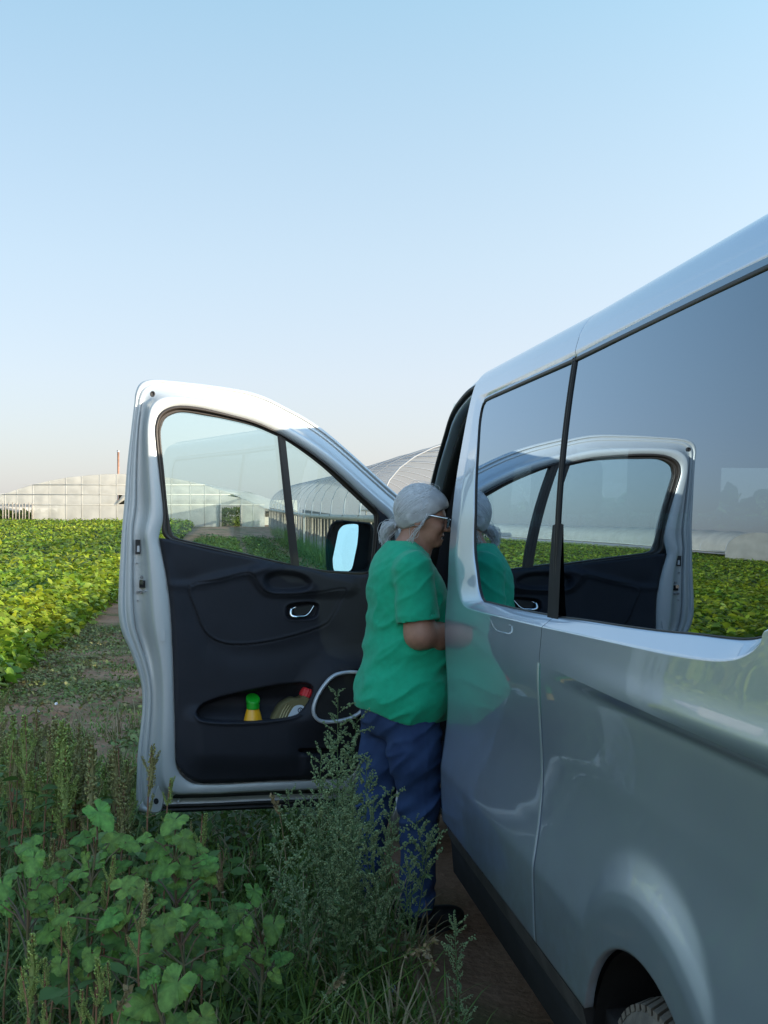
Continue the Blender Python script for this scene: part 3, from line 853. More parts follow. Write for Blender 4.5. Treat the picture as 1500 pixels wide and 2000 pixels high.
# grey speaker surround
mb = MB(); ring_ = catmull([(612,1388),(618,1364),(632,1340),(652,1320),(680,1313),(706,1316),(720,1332),(718,1362),(706,1388),(690,1400),(668,1407),(640,1410),(620,1405)], 5, True)
Pr = dpa(ring_, .082); Pr = np.vstack([Pr, Pr[:1]])
pr = [(.012 * math.cos(t), .009 * math.sin(t)) for t in np.linspace(0, 2 * math.pi, 10, endpoint=False)]
V, f = sweep(Pr, pr, DN); mb.add(V, f); dbuild(mb, 'speaker_surround', M['grey_trim'])
mb = MB(); V, f = poly_fill(dpa(ring_, .072)); mb.add(V, f); dbuild(mb, 'speaker_grille', M['black'])
# chrome pull
mb = MB()
hp = catmull([(569,1190),(568,1196),(570,1203),(578,1205),(586,1204),(596,1203),(604,1197),(610,1188),(613,1183)], 5)
wd = np.interp(np.linspace(0, 1, len(hp)), [0, .3, .5, 1], [.007, .008, .004, .0028])
V, f = tube(dpa(hp, np.interp(np.linspace(0, 1, len(hp)), [0, .4, 1], [.012, .026, .022])), wd, 8); mb.add(V, f)
V, f = tube(dpa([(569,1191),(574,1187),(578,1186)], .012), .0035, 6); mb.add(V, f)
dbuild(mb, 'pull_handle', M['chrome'])
mb = MB(); V, f = poly_fill(dpa([(574,1188),(606,1182),(612,1184),(603,1196),(592,1201),(580,1202),(575,1198)], .013)); mb.add(V, f)
dbuild(mb, 'handle_cup', M['rubber'])
# mirror sail
sail = [(733,990),(757,1010),(770,1038),(773,1080),(770,1124),(728,1126),(735,1080),(740,1030),(741,1008)]
mb = MB(); A = dpa(sail, .016); V, f = poly_fill(A); mb.add(V, f); V, f = loft([dpa(sail, -.03), A]); mb.add(V, f)
dbuild(mb, 'mirror_sail', M['plastic'])
# mirror housing and glass outside the window
mo = catmull([(637,1108),(636,1060),(640,1040),(648,1022),(662,1016),(690,1018),(720,1021),(729,1030),(731,1050),(728,1090),(722,1113),(700,1120),(660,1121),(644,1119)], 4, True)
ctr = mo.mean(0)
def shr(P, k, c=ctr): return (P - c) * k + c
mb = MB()
mb.add(*loft([dpa(shr(mo, .80), -.335), dpa(shr(mo, .94), -.31), dpa(shr(mo, 1.0), -.26), dpa(shr(mo, 1.0), -.21), dpa(shr(mo, .965), -.200), dpa(shr(mo, .9), -.204), dpa(shr(mo, .88), -.225)]))
mb.add(*poly_fill(dpa(shr(mo, .80), -.335)))
mb.add(*poly_fill(dpa(shr(mo, .89), -.226)))
A = dpa([(724,1070),(724,1110),(760,1112),(760,1075)], -.25); B = dpa([(724,1070),(724,1110),(760,1112),(760,1075)], -.10)
mb.add(np.vstack([A, B]), [(0,1,2,3),(7,6,5,4),(0,4,5,1),(1,5,6,2),(2,6,7,3),(3,7,4,0)])
dbuild(mb, 'mirror_housing', M['plastic'])
mg = catmull([(652,1113),(650,1085),(654,1060),(661,1038),(670,1027),(682,1024),(696,1024),(700,1030),(698,1060),(693,1085),(687,1110),(676,1117),(662,1117)], 4, True)
c3 = dp(676, 1070, -.212)
# face the mirror back towards the camera, tipped up a little
tocam = CAMV - c3; tocam /= np.linalg.norm(tocam)
nm = np.array([tocam[0] + .02, tocam[1], tocam[2] + .030]); nm /= np.linalg.norm(nm)
def onpl(px, py):
    r = ray(px, py); k = (nm @ (c3 - CAMV)) / (nm @ r); return CAMV + k * r
Pm = np.array([onpl(a, b) for a, b in mg])
mb = MB(); V, f = poly_fill(Pm); mb.add(V, f)
dbuild(mb, 'mirror_glass', M['mirror'], False)
# latch, bolts, bump stop, sticker, top screw
def dbx(name, px, py, w, h, n0, n1, m, rr=2.0):
    q = catmull([(px - w, py - h), (px + w, py - h), (px + w, py + h), (px - w, py + h)], 1, True)
    A = dpa(q, n1); B = dpa(q, n0)
    mb = MB(); mb.add(np.vstack([A, B]), [(0,1,2,3),(7,6,5,4),(0,4,5,1),(1,5,6,2),(2,6,7,3),(3,7,4,0)]); return dbuild(mb, name, m, False)
dbx('latch', 282, 1141, 10, 7, -.12, -.066, M['black'])
dbx('latch_plate', 276, 1137, 3.5, 4.5, -.12, -.055, M['chrome'])
mb = MB()
for pts in ([(295,1136),(297,1140),(297,1149),(293,1153),(281,1155)],):
    mb.add(*tube(dpa(pts, -.055), .003, 6))
dbuild(mb, 'latch_surround', M['grey_trim'])
dbx('sticker', 269, 1068, 4.6, 14, -.10, -.084, M['rubber'])
dbx('sticker_print', 270, 1072, 2.4, 6, -.10, -.082, M['grey_trim'])
for (px, py, r, nn) in ((276,1127,2.6,-.085),(269,1156,2.4,-.085),(275,1157,2.4,-.085),(267,1100,1.2,-.09),(269,1173,1.2,-.09),(298,769.5,5.2,.0)):
    a = np.linspace(0, 2 * np.pi, 14, endpoint=False)
    mb = MB()
    e = [dpa([(px + r * k * math.cos(t), py + r * 1.15 * k * math.sin(t)) for t in a], nn + h) for k, h in ((1.0, -.01), (1.0, .004), (.7, .007), (.55, .001))]
    mb.add(*loft(e)); mb.add(*poly_fill(e[-1])); dbuild(mb, 'bolt', M['rim'] if r < 5 else M['rubber'])
dbx('bump_stop', 317.5, 1242, 4.5, 11, -.005, .006, M['paint_in'])
# lower corner: drain hole bracket and ribs
mb = MB()
q = catmull([(292,1583),(300,1556),(311,1531),(322,1545),(318,1575),(312,1588),(298,1590)], 4, True)
mb.add(*loft([dpa(q, -.10), dpa(q, -.072), dpa(shr(q, .85, np.array([307,1562.])), -.066)])); mb.add(*poly_fill(dpa(shr(q, .85, np.array([307,1562.])), -.066)))
for a_, b_ in (((329,1567),(336,1554)), ((347,1567),(351,1560))):
    mb.add(*tube(dpa([a_, b_], -.06), .006, 6))
dbuild(mb, 'corner_bracket', M['paint_in'])
a = np.linspace(0, 2 * np.pi, 16, endpoint=False)
mb = MB(); mb.add(*poly_fill(dpa([(305 + 5 * math.cos(t), 1565 + 6 * math.sin(t)) for t in a], -.063))); dbuild(mb, 'drain_hole', M['black'])
# long rubber sealing lip running down the shut face
mb = MB()
lipp = [tuple(ogp(.285)[j]) for j in range(NP) if 9.4 <= j / 4.0 <= 20.5]
mb.add(*tube(dpa(lipp, -.098), .0035, 6))
dbuild(mb, 'sealing_lip', M['rim'])
# crumpled paper in the lower slot
mb = MB(); q = [(588,1459),(594,1461),(603,1459),(610,1457),(612,1461),(620,1469),(596,1470),(590,1466)]
Pq = dpa(q, [.05,.062,.055,.065,.05,.055,.062,.05]); V, f = poly_fill(Pq); mb.add(V, f); mb.add(V - .004 * DN, [t[::-1] for t in f])
M['paper'] = mat('paper', (0.62, 0.66, 0.62), 0.8)
pz = vbuild(mb, 'paper_scrap', M['paper'], van, False); pz.parent = None; pz.matrix_world = van.matrix_world
tag(pz, 'crumpled white paper scrap tucked into the low slot of the door trim', 'paper')

# ---- bottles in the door pocket
M['orange'] = mat('orange_plastic', (0.85, 0.42, 0.012), 0.35, coat=.3)
M['green_cap'] = mat('green_cap', (0.01, 0.36, 0.02), 0.4)
M['gold'] = mat('gold_plastic', (0.20, 0.175, 0.085), 0.4, 0.3)
M['gold_lt'] = mat('pale_gold_ribs', (0.50, 0.45, 0.25), 0.4)
M['red_cap'] = mat('red_cap', (0.62, 0.02, 0.03), 0.45)
M['label_w'] = mat('pale_label', (0.55, 0.62, 0.68), 0.5)
M['ink'] = mat('dark_print', (0.03, 0.02, 0.02), 0.6)
M['ink_b'] = mat('navy_print', (0.02, 0.03, 0.07), 0.6)
def place(V, px, py, n, rot, sc=None):
    if sc is None: sc = 1.22 if rot else 1.0
    if rot: px = px - 11
    return place0(V, px, py, n, rot, sc)
def place0(V, px, py, n, rot, sc=1.0):
    """bottle space (x across, y towards the viewer side, z up) to the van frame"""
    o = dp(px, py, n); V = np.asarray(V, float) * sc
    c, s = math.cos(rot), math.sin(rot)
    x = V[:, 0] * c + V[:, 2] * s; z = -V[:, 0] * s + V[:, 2] * c
    Xd = -DD; Yd = DN
    return o + x[:, None] * Xd + V[:, 1][:, None] * Yd + z[:, None] * np.array([0, 0, 1.0])
PXM = np.linalg.norm(dp(500, 1400, 0) - dp(600, 1400, 0)) / 100
def bottle_empty(px, py, n, label, cat, name):
    P = dp(px, py, n); o = empty(name, W2(*P), YAW, label, cat); o['_'] = 0; del o['_']
    return o, P
def bparts(root, P, mb, name, mats, parent=None, smooth=True):
    V = np.vstack(mb.v) - P
    return mk(name, V, mb.f, mats, parent or root, mb.m, smooth)
m_ = PXM
root, P0 = bottle_empty(494, 1440, -.012, 'small orange plastic bottle with a green flip cap standing in the door pocket', 'bottle', 'orange_bottle')
def sq(V, k=.6): return V * np.array([1, k, 1])
pr = [(0, 0), (15, 0), (17, 2), (17.5, 30), (17.3, 34), (15, 44), (12.3, 53), (11.5, 57), (10, 58), (10, 62)]
V, f = lathe(np.array(catmull(pr, 3)) * m_, 28); mb = MB(); mb.add(place(sq(V, .8), 494, 1440, -.012, 0), f); bparts(root, P0, mb, 'bottle_body', M['orange'])
pr = [(0, 54), (11.8, 54), (12.2, 56), (12.2, 63), (11.6, 63.5), (11.6, 65), (12.8, 65.5), (13.2, 71), (13.0, 74), (12.4, 75), (0, 75)]
V, f = lathe(np.array(pr) * m_, 28)
V[:, 2] += np.where(V[:, 2] > 70 * m_, -V[:, 1] * .55, 0); mb = MB(); mb.add(place(V, 494, 1440, -.012, 0), f); bparts(root, P0, mb, 'cap', M['green_cap'], None, False)
# small printed word
def text_mesh(body, size):
    cu = bpy.data.curves.new('t', 'FONT'); cu.body = body; cu.size = size; cu.align_x = 'CENTER'; cu.resolution_u = 2
    ob = bpy.data.objects.new('t', cu); COL.objects.link(ob)
    dg = bpy.context.evaluated_depsgraph_get(); me = ob.evaluated_get(dg).to_mesh()
    V = np.array([v.co[:] for v in me.vertices]); Fc = [tuple(p.vertices) for p in me.polygons]
    ob.evaluated_get(dg).to_mesh_clear(); bpy.data.objects.remove(ob); bpy.data.curves.remove(cu)
    return V, Fc
root2, P1 = bottle_empty(566, 1440, -.02, 'gold oil container with a red screw cap leaning in the door pocket', 'oil can', 'oil_container')
rot = .42
def ob_(loops2, m=1):
    return loops2
body = catmull([(-22,0),(-22,32),(-19,46),(-8,60),(2,64),(7,68),(9,72),(21,72),(22,66),(23,60),(24,40),(24,0)], 3, True)
bb = np.array(body); bb = bb * m_; mb = MB(); lps = []
for k, yy in ((.90, -.030), (1.0, -.022), (1.0, .022), (.90, .030)):
    c = bb.mean(0); q = (bb - c) * k + c; lps.append(place(np.stack([q[:, 0], np.full(len(q), yy), q[:, 1]], -1), 556, 1436, -.018, rot))
mb.add(*loft(lps)); mb.add(*poly_fill(lps[-1])); mb.add(*poly_fill(lps[0]))
bparts(root2, P1, mb, 'container_body', M['gold'])
V, f = lathe(np.array([(0, 70), (10.5, 70), (11.2, 71), (11.2, 82), (10.2, 84.5), (0, 85)]) * m_, 36)
k = np.arange(len(V)) % 2; V[:, :2] *= (1 - .04 * k)[:, None]; V[:, 0] += 15 * m_
mb = MB(); mb.add(place(V, 556, 1436, -.018, rot), f); bparts(root2, P1, mb, 'cap', M['red_cap'], None, False)
mb = MB()
q = np.array(catmull([(-1,20),(-1,46),(4,54),(12,57),(19,54),(20,46),(20,20)], 3, True)) * m_
lb = place(np.stack([q[:, 0], np.full(len(q), .0315), q[:, 1]], -1), 556, 1436, -.018, rot); mb.add(*poly_fill(lb)); lbl = bparts(root2, P1, mb, 'paper_label', M['label_w'])
mb = MB(); a = np.linspace(0, 2 * np.pi, 18, endpoint=False)
cr = lambda r: np.array([(12 + r * math.cos(t), 49 + r * math.sin(t)) for t in a]) * m_
A, B = cr(4.3), cr(2.9)
V = np.vstack([np.stack([q[:, 0], np.full(18, .0325), q[:, 1]], -1) for q in (A, B)]); mb.add(place(V, 556, 1436, -.018, rot), grid_faces(2, 18, False, True))
for t in (.7, 1.57, 2.44):
    x0, z0 = (12 + 3 * math.cos(t)) * m_, (49 + 3 * math.sin(t)) * m_; x1, z1 = (12 - 2.6 * math.cos(t) * .6) * m_, (49 - 2.8 * math.sin(t) * .8) * m_
    mb.add(place(np.array([(x0 - .0008, .0326, z0), (x0 + .0008, .0326, z0), (x1 + .0008, .0326, z1), (x1 - .0008, .0326, z1)]), 556, 1436, -.018, rot), [(0, 1, 2, 3)])
bparts(root2, P1, mb, 'emblem', M['ink_b'], lbl, False)
for xx in (-14, -10, -6):
    mb = MB(); mb.add(place(tube([(xx * m_, .030, 0), (xx * m_, .031, 38 * m_), ((xx + 2) * m_, .031, 50 * m_)], .0016, 6)[0], 556, 1436, -.018, rot), tube([(0, 0, 0), (0, 0, 1), (0, 0, 2)], .1, 6)[1])
    bparts(root2, P1, mb, 'rib', M['gold_lt'])
# ================================================================== GROUND
def to_vs(x, y): return x * CA + y * SA, -x * SA + y * CA
def base_z(x, y):
    r = np.hypot(x, y)
    return -0.08 + 1.0 * sstep(10, 92, r) * np.clip(r / 92, 0.5, 1)
def ground_z(x, y):
    x = np.asarray(x, float); y = np.asarray(y, float)
    v, s = to_vs(x, y)
    z = base_z(x, y)
    P = np.stack(np.broadcast_arrays(x, y, 0 * x), -1)
    near = 1 - sstep(25, 60, np.hypot(x, y))
    z = z + near * (.035 * vnoise(P, .9, 1, 3) + .010 * vnoise(P, 7, 2, 2))
    for rc in (1.02, 2.62):
        z = z - .05 * np.exp(-((v - rc) / .22) ** 2) * (s > -20) + .02 * np.exp(-((np.abs(v - rc) - .42) / .14) ** 2)
    z = z + .05 * np.exp(-((v + 2.3) / .35) ** 2) * near
    return z
def axis(lo, f0, f1, hi, step, g=1.09):
    a = list(np.arange(f0, f1, step)); d = step; x = f1
    while x < hi: a.append(x); d *= g; x += d
    a.append(hi); d = step; x = f0; b = []
    while x > lo: d *= g; x -= d; b.append(x)
    return np.array(b[::-1] + a)
xs = axis(-900, -6, 3, 900, .07); ys = axis(-300, 1.2, 14, 1600, .07)
Xg, Yg = np.meshgrid(xs, ys, indexing='ij'); Zg = ground_z(Xg, Yg)

gm = bpy.data.materials.new('soil'); gm.use_nodes = True
nt = gm.node_tree; N = nt.nodes; Lk = nt.links; pb = N['Principled BSDF']; pb.inputs['Roughness'].default_value = .95
pb.inputs['Specular IOR Level'].default_value = .2
tc = N.new('ShaderNodeTexCoord')
def noise(sc, det=5, vec=None):
    n = N.new('ShaderNodeTexNoise'); n.inputs['Scale'].default_value = sc; n.inputs['Detail'].default_value = det
    Lk.new(vec or tc.outputs['Object'], n.inputs['Vector']); return n.outputs['Fac']
def ramp(fac, stops):
    r = N.new('ShaderNodeValToRGB'); Lk.new(fac, r.inputs[0]); e = r.color_ramp.elements
    e[0].position, e[0].color = stops[0][0], (*stops[0][1], 1); e[1].position, e[1].color = stops[-1][0], (*stops[-1][1], 1)
    for p, c in stops[1:-1]: k = e.new(p); k.color = (*c, 1)
    return r.outputs[0]
def mixc(f, a, b):
    m = N.new('ShaderNodeMix'); m.data_type = 'RGBA'; Lk.new(f, m.inputs[0]); Lk.new(a, m.inputs[6]); Lk.new(b, m.inputs[7]); return m.outputs[2]
c1 = ramp(noise(1.3, 6), [(.3, (.20, .098, .054)), (.55, (.34, .185, .108)), (.75, (.44, .27, .17))])
c2 = ramp(noise(38, 4), [(.3, (.13, .070, .042)), (.7, (.34, .215, .14))])
mm = N.new('ShaderNodeMath'); mm.operation = 'MULTIPLY'; mm.inputs[1].default_value = .55; Lk.new(noise(5, 3), mm.inputs[0])
cc = mixc(mm.outputs[0], c1, c2)
g1 = ramp(noise(60, 3), [(.3, (.035, .060, .014)), (.7, (.11, .12, .035))])
gf = N.new('ShaderNodeMapRange'); gf.inputs[1].default_value = .50; gf.inputs[2].default_value = .60; gf.inputs[4].default_value = .75; Lk.new(noise(.8, 8), gf.inputs[0])
Lk.new(mixc(gf.outputs[0], cc, g1), pb.inputs['Base Color'])
bp = N.new('ShaderNodeBump'); bp.inputs['Strength'].default_value = .8; bp.inputs['Distance'].default_value = .02; Lk.new(noise(24, 6), bp.inputs['Height']); Lk.new(bp.outputs[0], pb.inputs['Normal'])
tag(mk('ground', np.stack([Xg, Yg, Zg], -1).reshape(-1, 3), grid_faces(len(xs), len(ys)), gm), 'bare reddish farm soil with weeds', kind='structure')

# ================================================================== scattering
def basis(dirs, roll):
    """3x3 frames with local +Y along dirs and local +Z roughly up, rolled"""
    y = dirs / (np.linalg.norm(dirs, axis=1)[:, None] + 1e-9)
    up = np.tile(np.array([0, 0, 1.0]), (len(y), 1)); up[np.abs(y[:, 2]) > .97] = (1, 0, 0)
    x = np.cross(y, up); x /= np.linalg.norm(x, axis=1)[:, None]; z = np.cross(x, y)
    c, s = np.cos(roll)[:, None], np.sin(roll)[:, None]
    return np.stack([x * c + z * s, y, z * c - x * s], -1)
def replicate(tv, tf, pos, R, sc):
    tv = np.asarray(tv, float); n = len(pos)
    sc = np.broadcast_to(np.asarray(sc, float), (n,)) if np.ndim(sc) < 2 else sc
    P = tv[None] * (sc[:, None, None] if sc.ndim == 1 else sc[:, None, :])
    V = np.einsum('nij,nkj->nki', R, P) + pos[:, None]
    F = (np.array(tf)[None] + (np.arange(n) * len(tv))[:, None, None]).reshape(-1, len(tf[0]))
    return V.reshape(-1, 3), F
def mkbig(name, V, F, m, parent=None, smooth=True, fm=None):
    me = bpy.data.meshes.new(name); V = np.asarray(V, np.float32); F = np.asarray(F, np.int32)
    k = F.shape[1]
    me.vertices.add(len(V)); me.vertices.foreach_set('co', V.ravel())
    me.loops.add(F.size); me.loops.foreach_set('vertex_index', F.ravel())
    me.polygons.add(len(F)); me.polygons.foreach_set('loop_start', np.arange(0, F.size, k, dtype=np.int32))
    me.polygons.foreach_set('use_smooth', np.full(len(F), smooth))
    for q in (m if isinstance(m, (list, tuple)) else [m]): me.materials.append(q)
    if fm is not None: me.polygons.foreach_set('material_index', np.asarray(fm, np.int32))
    me.update(calc_edges=True)
    o = bpy.data.objects.new(name, me); COL.objects.link(o); o.parent = parent; return o
# an ovate leaf along +Y, folded at its midrib, drooping tip; triangles
LEAF_V = [(0, 0, 0), (-.26, .28, .07), (0, .32, 0), (.26, .28, .07), (-.30, .55, .06), (0, .6, -.01), (.30, .55, .06), (-.14, .82, .0), (.14, .82, .0), (0, 1, -.12)]
LEAF_F = [(0, 2, 1), (0, 3, 2), (1, 2, 4), (2, 5, 4), (2, 3, 5), (3, 6, 5), (4, 5, 7), (5, 9, 7), (5, 6, 8), (5, 8, 9)]
LEAF_LV = [(0, 0, 0), (-.28, .45, .06), (.28, .45, .06), (0, 1, -.08)]
LEAF_LF = [(0, 2, 1), (1, 2, 3)]

# ================================================================== CROP FIELD
M['crop'] = mat('bean_leaf', (.125, .235, .020), .45, island=.42, trans=.42, col2=(.28, .33, .022), vscale=.45, spec=.5)
M['crop_shade'] = mat('bean_understorey_shade', (.012, .024, .006), .95, spec=.05, col2=(.035, .055, .012), vscale=9)  # shade beneath the leaves is put into this near-black green
EDGE = -2.0
def edge_v(s): return EDGE + .12 * vnoise(np.stack([s, s * 0, s * 0], -1), .8, 5, 2) * 1.4
def canopy(v, s):
    P = np.stack([v, s, 0 * v], -1)
    row = .05 * np.cos((v - EDGE - .3) / .7 * 2 * np.pi)
    return .56 + row + .10 * vnoise(P, 1.1, 8, 3)
def crop_leaves(n, s0, s1, v0_, v1, size, tv, tf, dens_pow=1.0, low=.0):
    s = s0 + (s1 - s0) * rng.random(n) ** dens_pow; v = v0_ + (v1 - v0_) * rng.random(n)
    ok = v < edge_v(s) + .10 * rng.random(n); s, v = s[ok], v[ok]; n = len(s)
    x = v * CA - s * SA; y = v * SA + s * CA
    edge = np.clip((edge_v(s) - v) / .35, 0, 1)
    hgt = canopy(v, s) * (.55 + .45 * np.sqrt(edge))
    z = ground_z(x, y) + hgt - np.abs(rng.normal(0, .07, n)) - np.where(rng.random(n) < .6, (1 - edge), 0) * rng.random(n) * .40 - (edge < 1) * rng.random(n) * .12
    az = rng.random(n) * 2 * np.pi; el = rng.normal(-.15, .45, n)
    d = np.stack([np.cos(az) * np.cos(el), np.sin(az) * np.cos(el), np.sin(el)], -1)
    return replicate(tv, tf, np.stack([x, y, z], -1), basis(d, rng.normal(0, .5, n)), size * (.7 + .6 * rng.random(n)))
V, F = crop_leaves(52000, 3, 24, -9.5, -1.85, .110, LEAF_V, LEAF_F)
tag(mkbig('crop_leaves', V, F, M['crop']), 'dense knee high bean crop in the sunlit field', kind='stuff')
V, F = crop_leaves(16000, 3, 30, -2.75, -1.82, .12, LEAF_V, LEAF_F)
tag(mkbig('crop_edge_leaves', V, F, M['crop']), 'shaded leaves along the near edge of the bean crop', kind='stuff')
V, F = crop_leaves(34000, 1, 24, -24, -9.5, .15, LEAF_LV, LEAF_LF)
V2, F2 = crop_leaves(50000, 24, 90, -34, -1.85, .19, LEAF_LV, LEAF_LF, 1.5)
V = np.vstack([V, V2]); F = np.vstack([F, F2 + len(V) - len(V2)])
tag(mkbig('far_crop_leaves', V, F, M['crop']), 'far part of the bean crop reaching the greenhouse', kind='stuff')
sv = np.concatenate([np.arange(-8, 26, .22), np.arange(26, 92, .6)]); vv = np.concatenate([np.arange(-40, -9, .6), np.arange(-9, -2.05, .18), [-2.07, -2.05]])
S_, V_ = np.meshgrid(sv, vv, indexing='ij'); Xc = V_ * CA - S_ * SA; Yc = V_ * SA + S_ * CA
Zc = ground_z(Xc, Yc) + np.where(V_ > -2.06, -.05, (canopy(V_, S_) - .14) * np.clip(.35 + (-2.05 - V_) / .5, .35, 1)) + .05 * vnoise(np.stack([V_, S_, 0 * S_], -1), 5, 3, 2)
tag(mk('crop_shade_sheet', np.stack([Xc, Yc, Zc], -1).reshape(-1, 3), grid_faces(len(sv), len(vv)), M['crop_shade']), 'sheet under the bean leaves with their shade in its dark green', kind='stuff')

# ================================================================== GREENHOUSES
def film(name, col, trans, rough=.5, var=.12, clear=.3):
    m = mat(name, col, rough, var=var, vscale=1.2, trans=trans, spec=.4, bump=.25, bscale=3)
    nt = m.node_tree; o = nt.nodes['Material Output']; src = o.inputs[0].links[0].from_socket
    t = nt.nodes.new('ShaderNodeBsdfTransparent'); t.inputs[0].default_value = (.93, .94, .94, 1); x = nt.nodes.new('ShaderNodeMixShader'); x.inputs[0].default_value = clear
    nt.links.new(src, x.inputs[1]); nt.links.new(t.outputs[0], x.inputs[2]); nt.links.new(x.outputs[0], o.inputs[0])
    return m
M['film_warm'] = film('milky_plastic_film', (.62, .60, .54), .35, clear=.22, var=.10)
M['film_blue'] = film('shade_blue_plastic_film', (.30, .34, .39), .20, clear=.66)  # grey-blue carries the shaded side and reflected sky in the colour
M['film_seam'] = mat('film_seam', (.66, .64, .58), .6, trans=.35)
M['pipe'] = mat('galvanised_pipe', (.42, .44, .46), .5, .4)
M['wood_grey'] = mat('grey_post', (.28, .25, .21), .9, var=.2)
M['dark_in'] = mat('interior_shade', (.03, .035, .02), .9, col2=(.07, .055, .03), vscale=3)  # shade inside the greenhouses and shed put into a dark colour
M['brick_stack'] = mat('terracotta', (.33, .18, .125), .8, var=.15, vscale=4)
def sheet(q, nu_=6, nv_=4, wr=.03, seed=0, out=np.array([0, -1, 0])):
    """wrinkled sheet from four corners (bl, br, tr, tl)"""
    q = np.array(q, float); U, Wt = np.meshgrid(np.linspace(0, 1, nu_), np.linspace(0, 1, nv_), indexing='ij')
    P = (q[0] * ((1 - U) * (1 - Wt))[..., None] + q[1] * (U * (1 - Wt))[..., None] + q[2] * (U * Wt)[..., None] + q[3] * ((1 - U) * Wt)[..., None])
    e = np.sin(np.pi * U) * np.sin(np.pi * Wt)
    P = P + (wr * (e + .5 * e * vnoise(P * np.array([1, 1, .3]), 2.5, seed, 2)))[..., None] * out
    return P.reshape(-1, 3), grid_faces(nu_, nv_)
# far greenhouse: its end wall faces the camera, 88 m away
GY = 88.0
def fx(px, Y=GY): return (px - 750) / FOC * Y
def fz(py, Y=GY): return CAM_H + (1012 - py) / FOC * Y
gh = empty('greenhouse', (fx(240), GY, .9), 0, 'wide low arched plastic greenhouse across the far end of the field', 'greenhouse')
def gmk(mb, name, m, smooth=True):
    V = np.vstack(mb.v) - np.array([fx(240), GY, .9]); return mk(name, V, mb.f, m, gh, mb.m, smooth)
ridge = [(-140, 985), (-60, 975), (0, 963), (30, 955), (65, 945), (100, 936.5), (135, 931), (175, 927.5), (215, 925.5), (250, 925.5), (290, 927), (330, 931), (370, 936), (410, 943), (445, 951), (480, 971), (500, 984), (517, 1003)]
ridge = [(-140, 985), (-60, 978), (0, 967), (30, 957), (65, 946), (100, 938), (135, 932), (175, 928), (215, 925.5), (250, 925.5), (290, 928), (330, 933), (370, 940), (410, 950), (450, 964), (480, 976), (500, 985), (517, 993)]
rx, ry = zip(*ridge)
def ridge_y(x): return np.interp(x, rx, ry)
BASEY = 1034
cols_ = [-140, -95, -50, -20, 10, 33, 65, 97, 129, 160, 195, 228, 262, 298, 335, 372, 400, 430, 472, 495, 517]
seam_mb = MB()
k = 0
for a, b in zip(cols_[:-1], cols_[1:]):
    for (y1, y0) in ((BASEY, 986), (986, 966), (966, 947), (947, 920)):
        ta, tb = max(y0, ridge_y(a)), max(y0, ridge_y(b))
        if ta >= y1 and tb >= y1: continue
        ta, tb = min(ta, y1), min(tb, y1)
        if y1 == BASEY and (b <= 65 or (a, b) == (430, 472)): continue
        if (a, b) == (228, 262) and y1 == 986: ta = tb = 966; q = None; continue
        k += 1
        q = [(fx(a), GY, fz(y1)), (fx(b), GY, fz(y1)), (fx(b), GY, fz(tb)), (fx(a), GY, fz(ta))]
        mb = MB(); mb.add(*sheet(q, 7, 6, .035, k)); gmk(mb, 'end_wall_sheet', M['film_warm'])
    for x in (a,):
        seam_mb.add(*box((fx(x), GY - .012, (fz(ridge_y(x)) + fz(BASEY)) / 2), (.035, .03, fz(ridge_y(x)) - fz(BASEY))))
for yy, xa, xb in ((986, -140, 517), (966, 5, 450), (947, 65, 400)):
    seam_mb.add(*box(((fx(xa) + fx(xb)) / 2, GY - .02, fz(yy)), (fx(xb) - fx(xa), .014, .06)))
gmk(seam_mb, 'wall_frame', M['film_seam'])
# loose flap beside the dark gap, diagonal guy folds, doorway frame
mb = MB(); mb.add(*sheet([(fx(226), GY - .1, fz(986)), (fx(232), GY - .1, fz(984)), (fx(262), GY - .1, fz(965)), (fx(240), GY - .1, fz(966))], 5, 4, .2, 3)); gmk(mb, 'loose_flap', M['film_warm'])
mb = MB(); mb.add(*box((fx(245), GY + 1.2, fz(975)), (1.6, .05, .9))); gmk(mb, 'opening_shade_panel', M['dark_in'])  # dark panel painted as the shade inside the gap
mb = MB()
mb.add(*box((fx(431), GY - .1, (fz(986) + fz(BASEY)) / 2), (.16, .14, fz(986) - fz(BASEY))), 0); gmk(mb, 'door_post', M['wood_grey']); mb = MB(); mb.add(*box((fx(471), GY - .1, (fz(986) + fz(BASEY)) / 2), (.12, .12, fz(986) - fz(BASEY))), 0)
gmk(mb, 'door_post', M['wood_grey'])
arc = [(fx(x), fz(y)) for x, y in ridge]
mb = MB()
for i in range(len(arc) - 1):
    for j in range(5):
        y0_, y1_ = GY + j * 7, GY + (j + 1) * 7
        mb.add([(arc[i][0], y0_, arc[i][1]), (arc[i + 1][0], y0_, arc[i + 1][1]), (arc[i + 1][0], y1_, arc[i + 1][1]), (arc[i][0], y1_, arc[i][1])], [(0, 1, 2, 3)])
gmk(mb, 'roof_film', M['film_warm'])
mb = MB(); mb.add(*box((fx(190), GY + 34, 2), (26, .1, 3))); gmk(mb, 'back_wall', M['film_warm'])
for i, x in enumerate(np.arange(-136, 66, 6.5)):
    mb = MB(); h = fz(983) - .85; mb.add(*box((fx(x) + rng.normal(0, .03), GY - .3, .85 + h / 2 + rng.normal(0, .05)), (.07, .07, h))); gmk(mb, 'post', M['wood_grey'])
